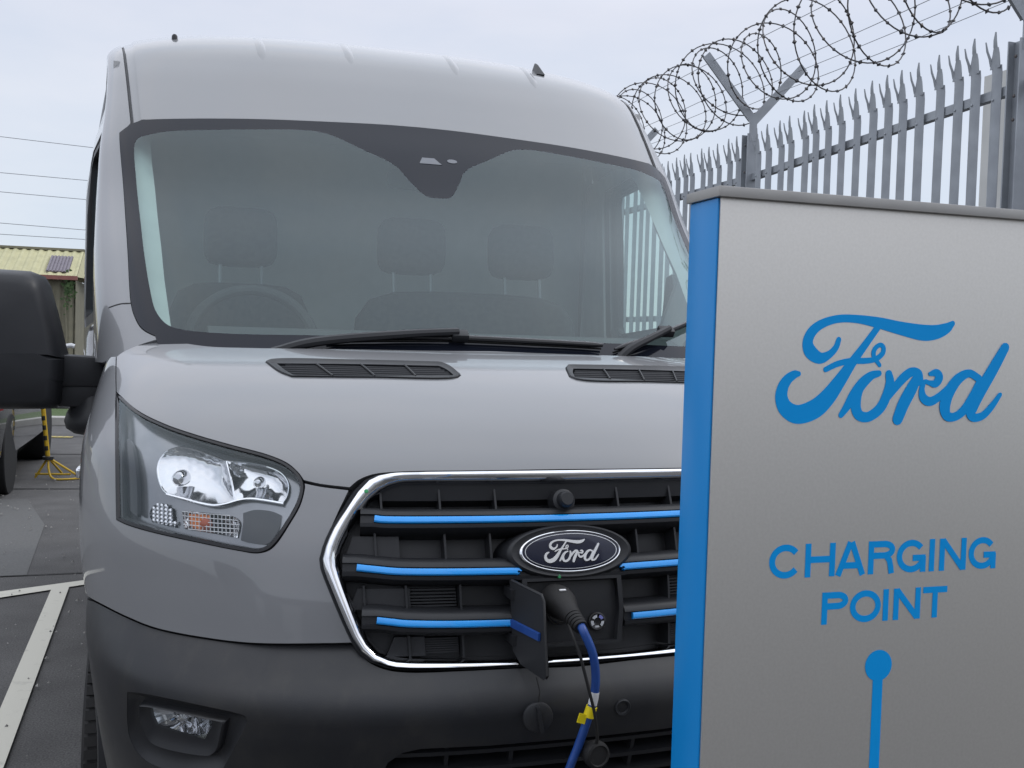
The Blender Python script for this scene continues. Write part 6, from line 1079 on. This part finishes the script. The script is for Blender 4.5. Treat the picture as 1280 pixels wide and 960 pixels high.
# ------------------------------------------------------------------ overhead wires between two poles
mat('pole_wood', (.10, .075, .055), .85, noise=(5, (.14, .11, .08), .35, .7))
for x in (4.2, -34):
    pl = empty('utility_pole', (x, 30, 0), 'wooden utility pole at the %s end of the overhead wires' % ('van' if x > 0 else 'far'), 'pole')
    MB().tube([(x, 30, 0), (x, 30, 3.5), (x, 30, 6.95)], [.14, .125, .11], 14).build('pole_shaft', 'pole_wood', pl)
    for z in (6.5, 5.4, 4.1): MB().box((x, 29.9, z), (.9, .09, .10)).build('crossarm', 'pole_wood', pl, smooth=0)
wires = (('topmost', 6.782, 6.691), ('second', 5.789, 5.74), ('third', 5.258, 5.198), ('fourth', 4.393, 4.333), ('lowest', 4.083, 4.061))
for nm, za, zb in wires:
    k = (zb-za)/2.03; f_ = lambda x: za+k*(x+5.69)
    P = [(x, 30, f_(x)+.0006*((x+5)**2)-.06) for x in np.linspace(-34, 4.2, 50)]
    tag(MB().tube(P, .009, 5).build('overhead_wire', 'wire_grey'), 'thin dark overhead wire, %s of the five above the shed' % nm, 'wire', 'overhead wires above the shed')
# ------------------------------------------------------------------ unseen low building, added behind the camera for paint and chrome to reflect
mat('cladding', (.16, .165, .17), .6, noise=(1.5, (.12, .125, .13), .35, .7))
wh = empty('added_depot', (0, -32, 0), 'low grey metal clad depot across the yard facing the van', 'building')
corrugated('wall', -45, 45, .9, .07, (-28, 0), (-28, 5.2), (0, 1, 0), 'cladding', wh)
MB().box((0, -33, 5.3), (90.4, 10.4, .3)).build('roof', 'sheet_grey', wh, smooth=0)
for x in (-30, -18, -6, 6, 18, 30): MB().box((x, -27.9, 2.0), (4.5, .12, 4.0)).build('shutter_door', 'render_white', wh, smooth=0)
# ------------------------------------------------------------------ loose grit on the asphalt
mat('grit', (.35, .34, .32), .9, noise=(30, (.2, .195, .185), .4, .6))
mb = MB(); rnd = random.Random(11)
for k in range(900):
    x = rnd.uniform(-3.2, -.6) if k % 3 else rnd.uniform(-6, 6); y = rnd.uniform(.5, 9); r_ = rnd.choice((.003, .004, .005, .007, .010))
    c = Vector((x, y, .0135+r_*.3)); a = rnd.uniform(0, 6.28)
    mb.add([c+Vector((math.cos(a+i*1.57)*r_*rnd.uniform(.7, 1.3), math.sin(a+i*1.57)*r_, -r_*.3)) for i in range(4)]+[c+Vector((0, 0, r_*.8))], [(0, 1, 4), (1, 2, 4), (2, 3, 4), (3, 0, 4)])
tag(mb.build('grit', 'grit', smooth=0), 'scattered pale grit on the asphalt', 'grit', kind='stuff')
